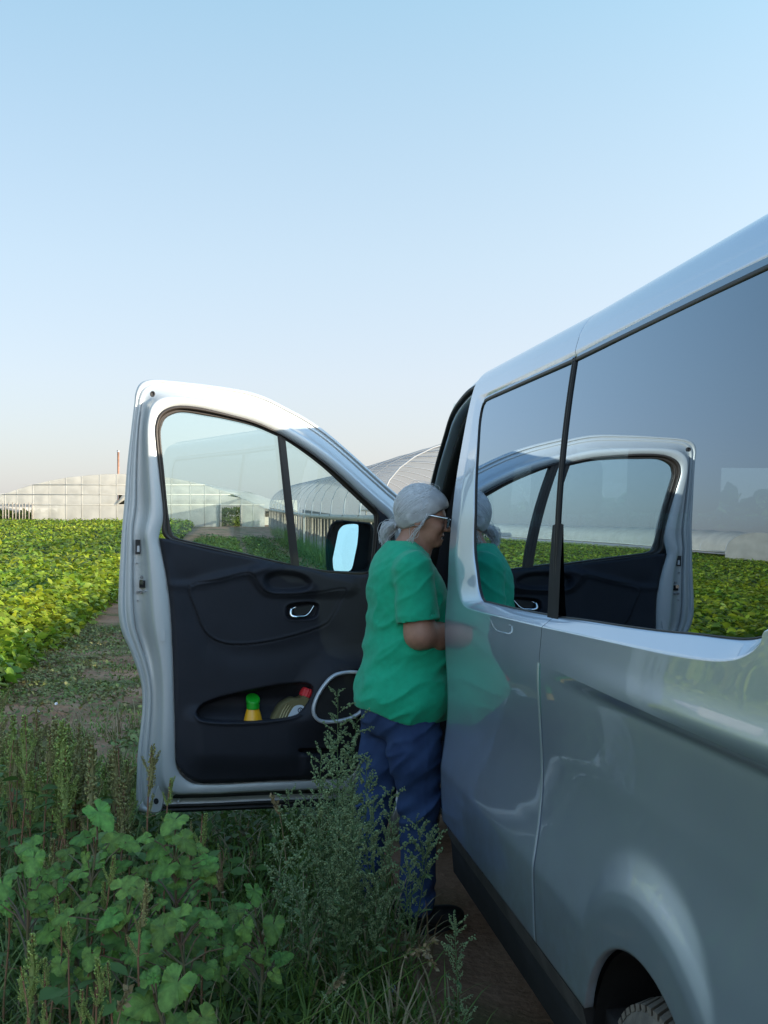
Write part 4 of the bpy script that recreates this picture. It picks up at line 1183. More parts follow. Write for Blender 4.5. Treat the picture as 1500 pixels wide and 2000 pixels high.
# pale green growth seen under the open bay and through the doorway
M['lush'] = mat('pale_growth', (.16, .22, .04), .7, island=.3, trans=.3)
def clump(n, c, ext, size, m, name, label, parent=None, kind='stuff', seed=0):
    p = c + (rng.random((n, 3)) - .5) * ext
    az = rng.random(n) * 6.283; el = rng.normal(.5, .5, n)
    d = np.stack([np.cos(az) * np.cos(el), np.sin(az) * np.cos(el), np.sin(el)], -1)
    V, F = replicate(LEAF_LV, LEAF_LF, p, basis(d, rng.normal(0, .6, n)), size * (.6 + .8 * rng.random(n)))
    o = mkbig(name, V, F, m, parent); return tag(o, label, kind=kind)
clump(1500, np.array([fx(-40), GY + 6, 1.3]), np.array([9, 8, 1.2]), .5, M['lush'], 'growth_under_open_bay', 'pale green growth beyond the open bay of the greenhouse')
clump(700, np.array([fx(451), GY + 4, 1.5]), np.array([3, 5, 1.4]), .4, M['lush'], 'growth_in_doorway', 'green growth seen through the greenhouse doorway')
# tall terracotta flue behind it
st = empty('flue', (fx(231, 125), 125, .9), 0, 'tall thin terracotta flue rising behind the arched greenhouse', 'chimney')
for nm, rr_, z0, z1, m in (('stack', .115, 0, fz(883, 125) - .9, M['brick_stack']), ('cowl', .15, fz(883, 125) - .9, fz(879.5, 125) - .9, M['pipe'])):
    V, f = tube([(0, 0, z0), (0, 0, (z0 + z1) / 2), (0, 0, z1)], rr_, 12); mk(nm, V, f, m, st)

def tunnel(name, label, s0, s1, va, vb, eave, top, hoop, fm_, side_open=True, endwall=True, seed=0, group=None):
    o = empty(name, W2((va + vb) / 2, s0, ground_z(*W2((va + vb) / 2, s0)[:2])), 0, label, 'greenhouse', group)
    off = np.array(o.location)
    def b(mb, nm, m, smooth=True): V = np.vstack(mb.v) - off; return mk(nm, V, mb.f, m, o, mb.m, smooth)
    def T(v, s, z): q = np.broadcast_arrays(v, s, z); return np.stack([q[0] * CA - q[1] * SA, q[0] * SA + q[1] * CA, q[2]], -1)
    a = np.linspace(0, np.pi, 19); c = (va + vb) / 2; hw = abs(vb - va) / 2; sg_ = 1 if va < vb else -1
    av = c - sg_ * hw * np.cos(a); az_ = np.sin(a) ** .8
    ss = np.arange(s0, s1 + .01, hoop)
    gz = lambda s: float(base_z(*W2(c, s)[:2]))
    def arch(s, r=0.0): g = gz(s); return T(av, s, g * .75 + .25 * gz(s0) + eave + (top - eave + r) * az_)
    for i in range(len(ss) - 1):
        mb = MB(); rows_ = [arch(s) - (np.array([0, 0, 1]) * (.10 * math.sin(math.pi * t) * az_[:, None])) + .02 * vnoise(arch(s), 1.5, seed, 2)[:, None] * np.array([0, 0, 1.]) for t, s in zip(np.linspace(0, 1, 7), np.linspace(ss[i] + .012, ss[i + 1] - .012, 7))]
        mb.add(np.array(rows_).reshape(-1, 3), grid_faces(7, 19)); b(mb, 'roof_sheet', fm_)
    for s in ss:
        mb = MB(); mb.add(*tube(arch(s, -.05), .02, 6)); b(mb, 'hoop', M['pipe'])
        if side_open:
            for vv_ in (va, vb):
                mb = MB(); g = gz(s); z1 = g * .75 + .25 * gz(s0) + eave; mb.add(*tube([T(vv_, s, g - .1), T(vv_, s, (g + z1) / 2), T(vv_, s, z1)], .06, 6)); b(mb, 'post', M['wood_grey'])
    mb = MB()
    for vv_ in (va, vb):
        L_ = np.array([T(vv_, s, gz(s) * .75 + .25 * gz(s0) + eave) for s in ss])
        mb.add(*tube(L_ - np.array([0, 0, .08]), .09, 4))
    b(mb, 'eave_rail', M['film_seam'])
    if endwall:
        for k_, (i0, i1) in enumerate(((0, 5), (5, 9), (9, 13), (13, 18))):
            A = arch(s0)[i0:i1 + 1]; B_ = A.copy(); B_[:, 2] = gz(s0)
            mb = MB(); mb.add(np.stack([B_, A]).reshape(-1, 3), grid_faces(2, len(A))); b(mb, 'end_wall_sheet', fm_)
    return o, gz, T
g2, gz2, T2 = tunnel('greenhouse', 'grey blue polytunnel with open sides running away behind the van door', 26, 86, 3.7, 10.6, 1.62, 3.64, 4.0, M['film_blue'], True, False, 2)
offg = np.array(g2.location)
mb = MB()      # dark sheet whose colour stands in for the shaded tunnel interior
P = np.array([T2(np.array([6.2, 6.2]), s, np.array([gz2(s), gz2(s) + 1.35])) for s in np.linspace(26, 86, 30)]); mb.add(P.reshape(-1, 3) - offg, grid_faces(30, 2))
mk('inner_shade_sheet', np.vstack(mb.v), mb.f, M['dark_in'], g2)
for s in np.arange(27, 86, 1.3):
    V, f = tube([T2(3.78, s, gz2(s) - .1), T2(3.78, s, gz2(s) + .8), T2(3.78, s + .05, gz2(s) + 1.5)], .035, 5); mk('stake', V - offg, f, M['wood_grey'], g2)
# white post with torn film hanging from it
q = [T2(3.55, 47.6, gz2(48)), T2(3.55, 48.6, gz2(48)), T2(3.55, 48.6, gz2(48) + 1.6), T2(3.55, 47.6, gz2(48) + 1.6)]
mk('door_leaf', np.array(q) - offg, [(0, 1, 2, 3)], M['film_seam'], g2)
V, f = sheet([T2(3.5, 49.6, gz2(48) + .3), T2(3.5, 50.6, gz2(48) + .2), T2(3.5, 50.4, gz2(48) + 1.8), T2(3.5, 49.5, gz2(48) + 1.9)], 5, 8, .15, 4); mk('torn_film', V - offg, f, M['film_blue'], g2)
tunnel('greenhouse', 'long white polytunnel beyond the crop mirrored in the rear side window', 66, 130, -29.5, -34.5, 1.1, 3.1, 4.0, M['film_warm'], False, True, 5, 'polytunnels mirrored in the van windows')
tunnel('greenhouse', 'farther white polytunnel mirrored near the window divider bar', 110, 150, -20, -25.5, 1.1, 3.0, 4.0, M['film_warm'], False, True, 6, 'polytunnels mirrored in the van windows')
# small pale shed between the two greenhouses
sh = empty('shed', (fx(524, 104), 104, .92), 0, 'tiny pale gabled shed between the two greenhouses', 'shed')
mb = MB(); mb.add(*box((0, 0, .75), (1.3, 2, 1.7))); mk('wall', np.vstack(mb.v), mb.f, M['film_seam'], sh, None, False)
mk('roof', [(-.8, -1.1, 1.55), (.8, -1.1, 1.9), (.8, 1.1, 1.9), (-.8, 1.1, 1.55), (-.8, -1.1, 1.62), (.8, -1.1, 1.97), (.8, 1.1, 1.97), (-.8, 1.1, 1.62)], [(0,3,2,1),(4,5,6,7),(0,1,5,4),(1,2,6,5),(2,3,7,6),(3,0,4,7)], M['film_warm'], sh, None, False)
mk('window', box((.1, -1.02, 1.0), (.5, .04, .5))[0], box((0,0,0),(1,1,1))[1], M['dark_in'], sh, None, False)
# tree behind the far greenhouse
M['tree_leaf'] = mat('tree_leaf', (.05, .085, .025), .6, island=.4, trans=.25)
M['bark'] = mat('bark', (.10, .075, .055), .95, var=.3)
def tree(px, Y, topy, r, label, name='tree'):
    z1 = fz(topy, Y); o = empty(name, (fx(px, Y), Y, .92), 0, label, 'tree')
    h = z1 - .92
    V, f = tube([(0, 0, -.1), (.1, 0, h * .3), (-.05, .1, h * .6), (.1, 0, h * .85)], [.18, .14, .1, .04], 8); mb = MB(); mb.add(V, f)
    for k in range(6):
        a = k * 1.1; mb.add(*tube([(0, 0, h * .35 + k * .1), (math.cos(a) * r * .4, math.sin(a) * r * .4, h * .6), (math.cos(a) * r * .7, math.sin(a) * r * .7, h * .75)], [.07, .05, .02], 5))
    mk('trunk', np.vstack(mb.v), mb.f, M['bark'], o)
    cs = np.array([(rng.normal(0, r * .45), rng.normal(0, r * .45), h - r * .55 + rng.normal(0, r * .22)) for _ in range(16)]); cs[:, 2] = np.minimum(cs[:, 2], h - .35 * r)
    n = 2600; ci = rng.integers(0, 16, n); dd = rng.normal(size=(n, 3)); dd /= np.linalg.norm(dd, axis=1)[:, None]
    p = cs[ci] + dd * (r * .36 * rng.random(n) ** .4)[:, None]
    V, F = replicate(LEAF_LV, LEAF_LF, p, basis(dd + rng.normal(0, .6, (n, 3)), rng.normal(0, 1, n)), .16 * (.6 + .8 * rng.random(n)))
    mkbig('crown', V, F, M['tree_leaf'], o)
tree(470, 128, 962, 1.3, 'small round green tree peeping over the greenhouse roof')
tree(-70, 150, 972, 2.5, 'distant low tree at the left edge of the field')
# ================================================================== PERSON
def smin(a, b, k):
    h = np.clip(.5 + .5 * (b - a) / k, 0, 1); return b * (1 - h) + a * h - k * h * (1 - h)
def s_ell(P, c, r, R=None):
    q = P - np.array(c)
    if R is not None: q = q @ R
    r = np.array(r); k0 = np.linalg.norm(q / r, axis=-1); k1 = np.linalg.norm(q / (r * r), axis=-1)
    return k0 * (k0 - 1) / (k1 + 1e-9)
def s_cone(P, a, b, ra, rb):
    a = np.array(a, float); b = np.array(b, float); ab = b - a
    t = np.clip(((P - a) @ ab) / (ab @ ab), 0, 1)
    return np.linalg.norm(P - a - t[..., None] * ab, axis=-1) - (ra + (rb - ra) * t)
def chain(P, pts, rad, k=.02):
    d = None
    for i in range(len(pts) - 1):
        e = s_cone(P, pts[i], pts[i + 1], rad[i], rad[i + 1]); d = e if d is None else smin(d, e, k)
    return d
def nets(fn, lo, hi, h):
    lo = np.array(lo, float); n = np.ceil((np.array(hi) - lo) / h).astype(int) + 1
    ax = [lo[i] + h * np.arange(n[i]) for i in range(3)]
    D = np.empty(n)
    for i in range(0, n[0], 24):
        G = np.stack(np.meshgrid(ax[0][i:i + 24], ax[1], ax[2], indexing='ij'), -1); D[i:i + 24] = fn(G)
    S = D < 0
    c = n - 1
    cnt = np.zeros(c); acc = np.zeros((*c, 3))
    off = [(0, 0), (0, 1), (1, 0), (1, 1)]
    for ax_ in range(3):
        o = [k for k in range(3) if k != ax_]
        for (p, q) in off:
            i0 = [slice(None)] * 3; i1 = [slice(None)] * 3
            for d_, w in zip(o, (p, q)):
                i0[d_] = slice(w, n[d_] - 1 + w); i1[d_] = slice(w, n[d_] - 1 + w)
            i0[ax_] = slice(0, n[ax_] - 1); i1[ax_] = slice(1, n[ax_])
            a, b = D[tuple(i0)], D[tuple(i1)]; m = (a < 0) != (b < 0)
            t = np.where(m, a / np.where(m, a - b, 1), 0)
            cnt += m; acc[..., ax_] += np.where(m, t, 0)
            for d_, w in zip(o, (p, q)): acc[..., d_] += np.where(m, w, 0)
    act = cnt > 0; ids = -np.ones(c, int); ids[act] = np.arange(act.sum())
    I = np.argwhere(act); V = lo + h * (I + acc[act] / cnt[act][:, None])
    F = []
    for ax_ in range(3):
        o = [k for k in range(3) if k != ax_]
        i0 = [slice(1, n[k] - 1) for k in range(3)]; i1 = list(i0); i0[ax_] = slice(0, n[ax_] - 1); i1[ax_] = slice(1, n[ax_])
        a, b = S[tuple(i0)], S[tuple(i1)]; m = np.argwhere(a != b); sg_ = a[tuple(m.T)]
        base = m.copy()
        for k in o: base[:, k] += 1
        def g(p, q):
            t = base.copy(); t[:, o[0]] -= p; t[:, o[1]] -= q; return ids[tuple(t.T)]
        Q = np.stack([g(1, 1), g(0, 1), g(0, 0), g(1, 0)], -1)
        flip = sg_ if ax_ != 1 else ~sg_
        Q[~flip] = Q[~flip][:, ::-1]
        F.append(Q)
    F = np.vstack(F); F = F[(F >= 0).all(1)]
    return V, F
PO = np.array([.090, 4.56, -.10])
person = empty('person', PO, 0, 'grey haired person in green T-shirt and blue jeans standing at the open van door', 'person')
person.scale = (1.005, 1.005, 1.005)
fw = np.array([math.cos(math.radians(24)), math.sin(math.radians(24)), 0]); lf = np.array([-fw[1], fw[0], 0]); up = np.array([0, 0, 1.])
Rb = np.stack([fw, lf, up], 1)            # columns
def B(f, l, z): return fw * f + lf * l + up * z
M['shirt'] = mat('green_jersey', (.003, .40, .215), .85, var=.06, vscale=40, bump=.25, bscale=260, sheen=.15)
M['denim'] = mat('blue_denim', (.010, .030, .098), .85, col2=(.026, .060, .155), vscale=7, bump=.4, bscale=420)
M['skin'] = mat('skin', (.43, .225, .155), .50, var=.10, vscale=22, bump=.35, bscale=90)
M['hair'] = mat('grey_hair', (.58, .585, .59), .5, col2=(.42, .42, .425), vscale=30, bump=.2)
M['hair_s'] = mat('grey_hair_strand', (.70, .71, .72), .40, island=.3)
M['shoe'] = mat('black_shoe', (.010, .010, .011), .6)
M['lens'] = mat('dark_lens', (.008, .008, .010), .15, spec=.3)
M['teeth'] = mat('teeth', (.6, .57, .5), .3)
hipc = B(-.015, 0, .93); belly = B(.02, 0, 1.10); chest = B(0.0, 0, 1.31); uppr = B(-.005, 0, 1.42)
RS, LS = B(-.045, -.165, 1.430), B(.03, .165, 1.415)
RE, LE = B(-.034, -.196, 1.185), B(.05, .24, 1.17)
RW, LW = B(.205, -.13, 1.158), B(.27, .10, 1.13)
# head frame: looking right, chin slightly down
hy = math.radians(-5); hp_ = math.radians(-9)
hf = np.array([math.cos(hy) * math.cos(hp_), math.sin(hy) * math.cos(hp_), math.sin(hp_)]); hl = np.array([-math.sin(hy), math.cos(hy), 0]); hu = np.cross(hf, hl)
Rh = np.stack([hf, hl, hu], 1); HC = np.array([.066, .0, 1.642])
def HP_(f, l, u): return HC + Rh @ np.array([f, l, u])
def HP(f, l, u): return HC + Rh @ np.array([f, l, u])
neck0, neck1 = B(.01, 0, 1.46), HP_(-.022, 0, -.075)
def torso(P, g=0.0):
    d = s_ell(P, hipc, (.172 + g, .205 + g, .17 + g), Rb)
    d = smin(d, s_ell(P, belly, (.185 + g, .20 + g, .19 + g), Rb), .06)
    d = smin(d, s_ell(P, chest, (.148 + g, .178 + g, .17 + g), Rb), .07)
    d = smin(d, s_ell(P, B(.07, 0, 1.25), (.11 + g, .16 + g, .10 + g), Rb), .06)
    d = smin(d, s_ell(P, B(-.035, 0, 1.425), (.095 + g, .13 + g, .105 + g), Rb), .06)
    d = smin(d, s_cone(P, RS * .9 + LS * .1, B(.0, 0, 1.485), .064 + g, .060 + g), .05)
    d = smin(d, s_cone(P, LS * .9 + RS * .1, B(.0, 0, 1.485), .064 + g, .060 + g), .05)
    return d
def finger(P, base, dirv, curl, L, r):
    d = None; p = base; dv = dirv / np.linalg.norm(dirv)
    for k, l in enumerate((.45, .32, .23)):
        q = p + dv * L * l; e = s_cone(P, p, q, r * (1 - .1 * k), r * (.92 - .1 * k)); d = e if d is None else smin(d, e, .003)
        p = q; dv = dv + curl; dv /= np.linalg.norm(dv)
    return d
def hand(P, W, E, side):
    a = W - E; a /= np.linalg.norm(a); n = np.array([0, 0, 1.]); b = np.cross(n, a); b /= np.linalg.norm(b); c = np.cross(a, b)
    pc = W + a * .055
    d = s_ell(P, pc, (.055, .040, .017), np.stack([a, b, c], 1))
    for k, (o, L) in enumerate(((-.030, .062), (-.010, .076), (.010, .080), (.029, .072))):
        d = smin(d, finger(P, pc + a * .038 + b * o, a + b * o * 3, -c * .55, L, .0088), .006)
    d = smin(d, finger(P, W + a * .02 + b * .032 * side, a * .6 + b * side, -c * .3 + a * .5, .062, .0105), .008)
    return d
def arm(P, S, E, W, side):
    d = chain(P, [S, (S + E) / 2 + np.array([0, 0, -.01]), E], [.064, .062, .056], .03)
    d = smin(d, chain(P, [E, E * .6 + W * .4 + np.array([0, 0, -.004]), W], [.056, .050, .030], .03), .03)
    return smin(d, hand(P, W, E, side), .02)
def headsdf(P):
    Q = (P - HC) @ Rh
    d = s_ell(Q, (-.012, 0, .018), (.094, .074, .094))
    d = smin(d, s_ell(Q, (.045, 0, -.030), (.047, .058, .070)), .03)           # mid face
    d = smin(d, s_ell(Q, (.040, 0, -.078), (.046, .047, .036)), .03)           # jaw
    d = smin(d, s_ell(Q, (.075, 0, -.102), (.018, .022, .016)), .018)          # chin
    d = smin(d, s_ell(Q, (.066, 0, .012), (.022, .046, .012)), .015)           # brow
    for y in (-1, 1):
        d = smin(d, s_ell(Q, (.068, .036 * y, -.040), (.022, .021, .020)), .018)   # cheeks
        d = -smin(-d, s_ell(Q, (.096, .030 * y, -.010), (.014, .016, .010)), .010)  # eye sockets
        d = smin(d, s_ell(Q, (.078, .030 * y, -.011), (.012, .012, .012)), .003)
        e = s_ell(Q, (-.012, .076 * y, -.018), (.019, .008, .030)); e = -smin(-e, s_ell(Q, (-.010, .083 * y, -.016), (.010, .006, .018)), .004)
        d = smin(d, e, .006)
    d = smin(d, s_cone(Q, (.088, 0, -.004), (.112, 0, -.040), .008, .0115), .010)  # nose
    for y in (-1, 1): d = smin(d, s_ell(Q, (.100, .011 * y, -.044), (.010, .007, .007)), .006)
    d = smin(d, s_ell(Q, (.086, 0, -.068), (.014, .026, .009)), .008)
    d = smin(d, s_ell(Q, (.085, 0, -.084), (.013, .022, .007)), .007)
    d = -smin(-d, s_ell(Q, (.098, 0, -.0755), (.016, .027, .0042)), .004)        # open smile
    for y in (-1, 1): d = -smin(-d, s_ell(Q, (.090, .033 * y, -.060), (.012, .003, .022)), .006)
    d = d + .0012 * np.sin(Q[..., 2] * 420 + Q[..., 0] * 150) * (Q[..., 2] < -.07) * (Q[..., 0] < .07)
    return d
def bodysdf(P):
    d = torso(P, -.02)
    d = smin(d, chain(P, [neck0, neck1], [.064, .054], .02), .05)
    d = smin(d, s_cone(P, B(.04, 0, 1.45), HP(.03, 0, -.085), .05, .035), .03)
    d = smin(d, headsdf(P), .02)
    d = smin(d, arm(P, RS, RE, RW, 1), .03)
    return smin(d, arm(P, LS, LE, LW, -1), .03)
V, F = nets(bodysdf, (-.24, -.34, .90), (.46, .36, 1.80), .0056)
body = mkbig('body', V, F, M['skin'], person)
def folds(P, seed):
    q = P.copy(); q = q @ np.stack([[.8, .1, .6], [0, 1, 0], [-.6, 0, .8]]).T
    n = vnoise(q * np.array([5, 5, 17.]), 1, seed, 2); n2 = vnoise(P * np.array([14, 9, 6.]), 1, seed + 3, 2)
    return (1 - np.abs(n)) ** 3 * .014 - .006 + .004 * n2
def shirt(P):
    d = torso(P, .006)
    # loose hang: a skirt towards the hem
    z = P[..., 2]
    d = smin(d, s_ell(P, B(-.005, 0, .93), (.188, .222, .16), Rb), .05)
    d = d - .62 * folds(P, 4) * (1.0 - .3 * sstep(1.25, 1.45, z)) * 1.3 - .15 * folds(P * 2.1, 12)
    s1 = s_cone(P, RS, RE, .076, .086) - .5 * folds(P * 1.3, 9)
    s2 = s_cone(P, LS, LS * .12 + LE * .88, .078, .076)
    ax = (RE - RS); L_ = np.linalg.norm(ax); ax /= L_
    t = (P - RS) @ ax; s1 = np.maximum(s1, t - L_ * .80 - .010 * vnoise(P, 9, 3, 1))
    inn = np.maximum(s_cone(P, RS, RE, .066, .074), -(t - L_ * .60)); s1 = np.maximum(s1, -inn)
    ax2 = (LE - LS); L2 = np.linalg.norm(ax2); ax2 /= L2; s2 = np.maximum(s2, (P - LS) @ ax2 - L2 * .72)
    d = smin(d, s1, .018); d = smin(d, s2, .02)
    # neckline cut
    d = np.maximum(d, -(s_cone(P, B(.055, 0, 1.44), HP(.03, 0, -.05), .074, .080)) )
    hem = .832 + .045 * sstep(.02, -.16, P[..., 0]) + .006 * vnoise(P, 12, 6, 1)
    d = np.maximum(d, hem - z)
    inn = np.maximum(torso(P, -.004), z - hem - .03)
    return np.maximum(d, -inn)
V, F = nets(shirt, (-.28, -.36, .78), (.32, .34, 1.54), .0062)
sh_o = mkbig('t_shirt', V, F, M['shirt'], person)
# hem and sleeve stitching rolls
# jeans
HR, HL = B(-.01, -.095, .86), B(-.02, .095, .86)
KR, KL = B(.015, -.10, .50), B(-.10, .09, .50)
AR, AL = B(.0, -.095, .10), B(-.17, .09, .10)
def jeans(P):
    d = s_ell(P, B(-.015, 0, .93), (.170, .200, .15), Rb)
    d = smin(d, s_ell(P, B(-.075, 0, .86), (.10, .165, .11), Rb), .04)
    r = chain(P, [HR, B(-.012, -.100, .70), KR, AR], [.108, .100, .078, .068], .03)
    l = chain(P, [HL, (HL + KL) / 2, KL, AL], [.108, .095, .076, .066], .03)
    d = smin(d, np.minimum(r, l), .03)
    z = P[..., 2]
    f = folds(P * .85, 21)
    knee = np.exp(-((z - .52) / .16) ** 2) + .8 * np.exp(-((z - .13) / .09) ** 2) + .6 * np.exp(-((z - .80) / .1) ** 2)
    d = d - f * (.45 + 1.0 * knee)
    d = np.maximum(d, .075 - z); d = np.maximum(d, z - .99)
    d = np.maximum(d, -np.maximum(np.minimum(s_cone(P, KR, AR, .06, .055), s_cone(P, KL, AL, .06, .054)), z - .09))
    # back pocket patches and side seam
    bx = (P @ lf); bf = (P @ fw)
    for c in (-.085, .085):
        u_ = np.abs(bx - c) / .062; w_ = (z - .835) / .075
        m = (u_ < 1) & (w_ < 1) & (w_ > -1 - .25 * (1 - u_)) & (bf < -.02); d = d - .003 * m
    seam = np.abs(bf + .005 + .02 * (z - .5)) < .006
    d = d - .002 * (seam & (z < .85))
    return d
V, F = nets(jeans, (-.36, -.26, .05), (.20, .30, 1.0), .0064)
mkbig('jeans', V, F, M['denim'], person)
for a in (AR, AL):
    def shoe(P):
        Rr = np.stack([fw, lf, up], 1); c = np.array([a[0], a[1], 0])
        d = smin(s_ell(P, c + fw * .06 + up * .045, (.135, .048, .045), Rr), s_ell(P, c + fw * -.02 + up * .07, (.07, .042, .06), Rr), .03)
        d = smin(d, s_ell(P, c + fw * .14 + up * .04, (.07, .05, .036), Rr), .02)
        return np.maximum(d, .004 - P[..., 2])
    c = np.array([a[0], a[1], 0]); V, F = nets(shoe, c + [-.16, -.16, -.01], c + [.26, .22, .15], .007)
    so = mkbig('shoe', V, F, M['shoe'], person)
    V2, f2 = loft([c + Rb @ np.array([.055 + .15 * k * math.cos(t), .052 * k * math.sin(t), z]) for k in (1,) for t in np.linspace(0, 6.283, 24, endpoint=False)] if False else
                  [[c + Rb @ np.array([.055 + .155 * math.cos(t), .050 * math.sin(t), z]) for t in np.linspace(0, 6.283, 24, endpoint=False)] for z in (.0, .018)])
    mk('sole', V2, list(f2) + [tuple(range(24))[::-1], tuple(range(24, 48))], M['shoe'], so)
# hair
TIE = np.array([-.098, -.004, -.052])
def hairsdf(P):
    Q = (P - HC) @ Rh
    d = s_ell(Q, (-.013, 0, .021), (.101, .081, .101))
    d = smin(d, s_ell(Q, (-.050, 0, -.022), (.052, .060, .046)), .04)
    d = smin(d, s_ell(Q, (.030, 0, .050), (.062, .066, .050)), .04)
    d = smin(d, s_ell(Q, (-.012, -.070, -.006), (.032, .010, .032)), .03)
    d = smin(d, s_ell(Q, (-.012, .070, -.006), (.032, .010, .032)), .03)
    # face opening
    face = s_ell(Q, (.106, 0, -.056), (.094, .125, .100)); d = -smin(-d, face, .014)
    low = (-.052 + .55 * np.clip(Q[..., 0] + .09, -.1, .2) - Q[..., 2]); low = -.072 - Q[..., 2] + np.clip(Q[..., 0] + .07, 0, 1) * .62
    d = -smin(-d, -low, .012)
    ang_ = np.arctan2(Q[..., 1], Q[..., 2] - TIE[2]); d = d + .001 * vnoise(Q * np.array([9, 40, 40.]), 1, 4, 2)
    return d
V, F = nets(hairsdf, HC - .16, HC + .16, .0042)
ho = mkbig('hair', V, F, M['hair'], person)
pt = [HP(-.096, 0, -.050), HP(-.110, 0, -.054), HP(-.126, 0, -.066), HP(-.138, 0, -.084), HP(-.142, 0, -.106), HP(-.136, 0, -.126)]
def pony(P):
    d = chain(P, pt, [.011, .015, .018, .018, .014, .006], .012)
    return d + .002 * np.sin((P @ lf) * 700) + .002 * vnoise(P * np.array([60, 60, 12.]), 1, 3, 2)
lo_ = np.min(pt, 0) - .04; hi_ = np.max(pt, 0) + .04
V, F = nets(pony, lo_, hi_, .004); po = mkbig('ponytail', V, F, M['hair'], person)
a = np.linspace(0, 2 * np.pi, 20)
tb = [HP(-.100 - .004 * math.sin(2 * t), .017 * math.cos(t), -.053 + .017 * math.sin(t)) for t in a]
V, f = tube(tb, .007, 6, False); mk('hair_tie', V, f, M['grey_trim'], ho)
# strands drawn back to the tie
mb = MB()
r3 = np.random.default_rng(5)
for i in range(2600):
    th = r3.uniform(-1.9, 1.9); 
    st_ = np.array([.062 * math.cos(th * .78) + r3.normal(0, .012) - .01, .082 * math.sin(th), .080 * math.cos(th) + .020]) 
    if abs(th) > 1.25: st_[0] = r3.uniform(-.02, .020)
    st_[0] -= r3.random() * .08
    c0 = np.array([-.014, 0, .022]); rr_ = np.array([.1055, .0865, .1055])
    u0 = (st_ - c0) / rr_; u1 = (TIE - c0) / rr_; u0 /= np.linalg.norm(u0); u1 /= np.linalg.norm(u1)
    om = math.acos(np.clip(u0 @ u1, -1, 1)); 
    L_ = []
    lift = r3.normal(0, .007) + .006
    for t in np.linspace(0, 1, 9):
        w = (math.sin((1 - t) * om) * u0 + math.sin(t * om) * u1) / math.sin(om)
        k = 1.0 + lift * math.sin(math.pi * t) * 1.6 + .006 + .004 * math.sin(t * 9 + i)
        p = c0 + w * rr_ * k
        L_.append(HC + Rh @ p)
    mb.add(*tube(L_, np.linspace(.0009, .0006, 9), 3, False))
for i in range(260):     # ponytail strands
    o = r3.normal(0, .007, 3); rr_ = r3.uniform(.5, 1.15)
    L_ = [p + o * w * rr_ for p, w in zip(pt, (.5, 1.3, 2.0, 1.9, 1.5, 1.0))]; L_[-1] = L_[-1] + r3.normal(0, .008, 3)
    mb.add(*tube(catmull(L_, 2), .0009, 3, False))
for i in range(26):      # loose wisps by the ear and on the crown
    if i < 16: L_ = [HP(.020 + r3.normal(0, .006), -.084, .012), HP(.006 + r3.normal(0, .005), -.090 + r3.normal(0, .003), -.035), HP(-.018 + r3.normal(0, .008), -.088 + r3.normal(0, .004), -.078 + r3.normal(0, .008)), HP(-.030 + r3.normal(0, .01), -.080, -.118 + r3.normal(0, .014))]
    else:
        th = r3.uniform(-1, 1); L_ = [HP(.05, .06 * th, .105), HP(.03 + r3.normal(0, .01), .070 * th, .126 + r3.random() * .008 - .03 * abs(th)), HP(-.03 + r3.normal(0, .01), .075 * th, .131 + r3.random() * .008 - .03 * abs(th)), HP(-.075, .07 * th, .105)]
    mb.add(*tube(catmull(L_, 3), .0007, 3, False))
hs = mb.build('hair_strands', M['hair_s'], ho); tag(hs, kind='stuff')
# glasses
gl_ = empty  # noqa
mb = MB()
for y in (-1, 1):
    mb.add(*tube([HP(-.010, .083 * y, .001), HP(.04, .080 * y, .006), HP(.100, .066 * y, .004)], [.0022, .0030, .0034], 6))
mb.add(*tube([HP(.108, -.012, .0), HP(.113, 0, .002), HP(.108, .012, 0)], .002, 6))
gr = mb.build('glasses_frame', M['chrome'], person)
for y in (-1, 1):
    q = catmull([(-.010, .010), (-.033, .013), (-.058, .010), (-.060, -.012), (-.047, -.028), (-.022, -.028), (-.010, -.014)], 4, True)
    A = np.array([HP(.110 - abs(a_) * .13 - .0, -y * a_ if True else 0, b_ - .006) for a_, b_ in q]); C = A + hf * .003
    mb = MB(); mb.add(*loft([A, C])); mb.add(*poly_fill(C)); mb.add(*poly_fill(A)); mb.build('lens', M['lens'], gr, False)
mb = MB(); mb.add(*tube([HP(.078, -.018, -.072), HP(.090, 0, -.0725), HP(.078, .018, -.072)], .0035, 6)); mb.build('teeth', M['teeth'], person)
# stitched hem rolls on shirt
# ================================================================== WEEDS
def leafm(name, col, **k):
    a = dict(rough=.55, island=.28, trans=.28, spec=.4); a.update(k); return mat(name, col, **a)
M['burr_leaf'] = mat('lobed_leaf', (.115, .245, .045), .55, var=.35, vscale=3, trans=.25, bump=.3, bscale=40, spec=.4)
def objvar(m, amt=.25):
    nt = m.node_tree; b = nt.nodes['Principled BSDF']; oi = nt.nodes.new('ShaderNodeObjectInfo'); hs = nt.nodes.new('ShaderNodeHueSaturation')
    a = nt.nodes.new('ShaderNodeMapRange'); a.inputs[3].default_value = 1 - amt; a.inputs[4].default_value = 1 + amt * 1.3
    h = nt.nodes.new('ShaderNodeMapRange'); h.inputs[3].default_value = .5 - .035; h.inputs[4].default_value = .5 + .012
    f = nt.nodes.new('ShaderNodeMath'); f.operation = 'FRACT'; g = nt.nodes.new('ShaderNodeMath'); g.operation = 'MULTIPLY'; g.inputs[1].default_value = 13.7
    L = nt.links; L.new(oi.outputs['Random'], a.inputs[0]); L.new(a.outputs[0], hs.inputs['Value']); L.new(oi.outputs['Random'], g.inputs[0]); L.new(g.outputs[0], f.inputs[0]); L.new(f.outputs[0], h.inputs[0]); L.new(h.outputs[0], hs.inputs['Hue'])
    src = b.inputs['Base Color'].links[0].from_socket
    for l in list(src.links): L.new(hs.outputs[0], l.to_socket)
    L.new(src, hs.inputs['Color'])
objvar(M['burr_leaf'])
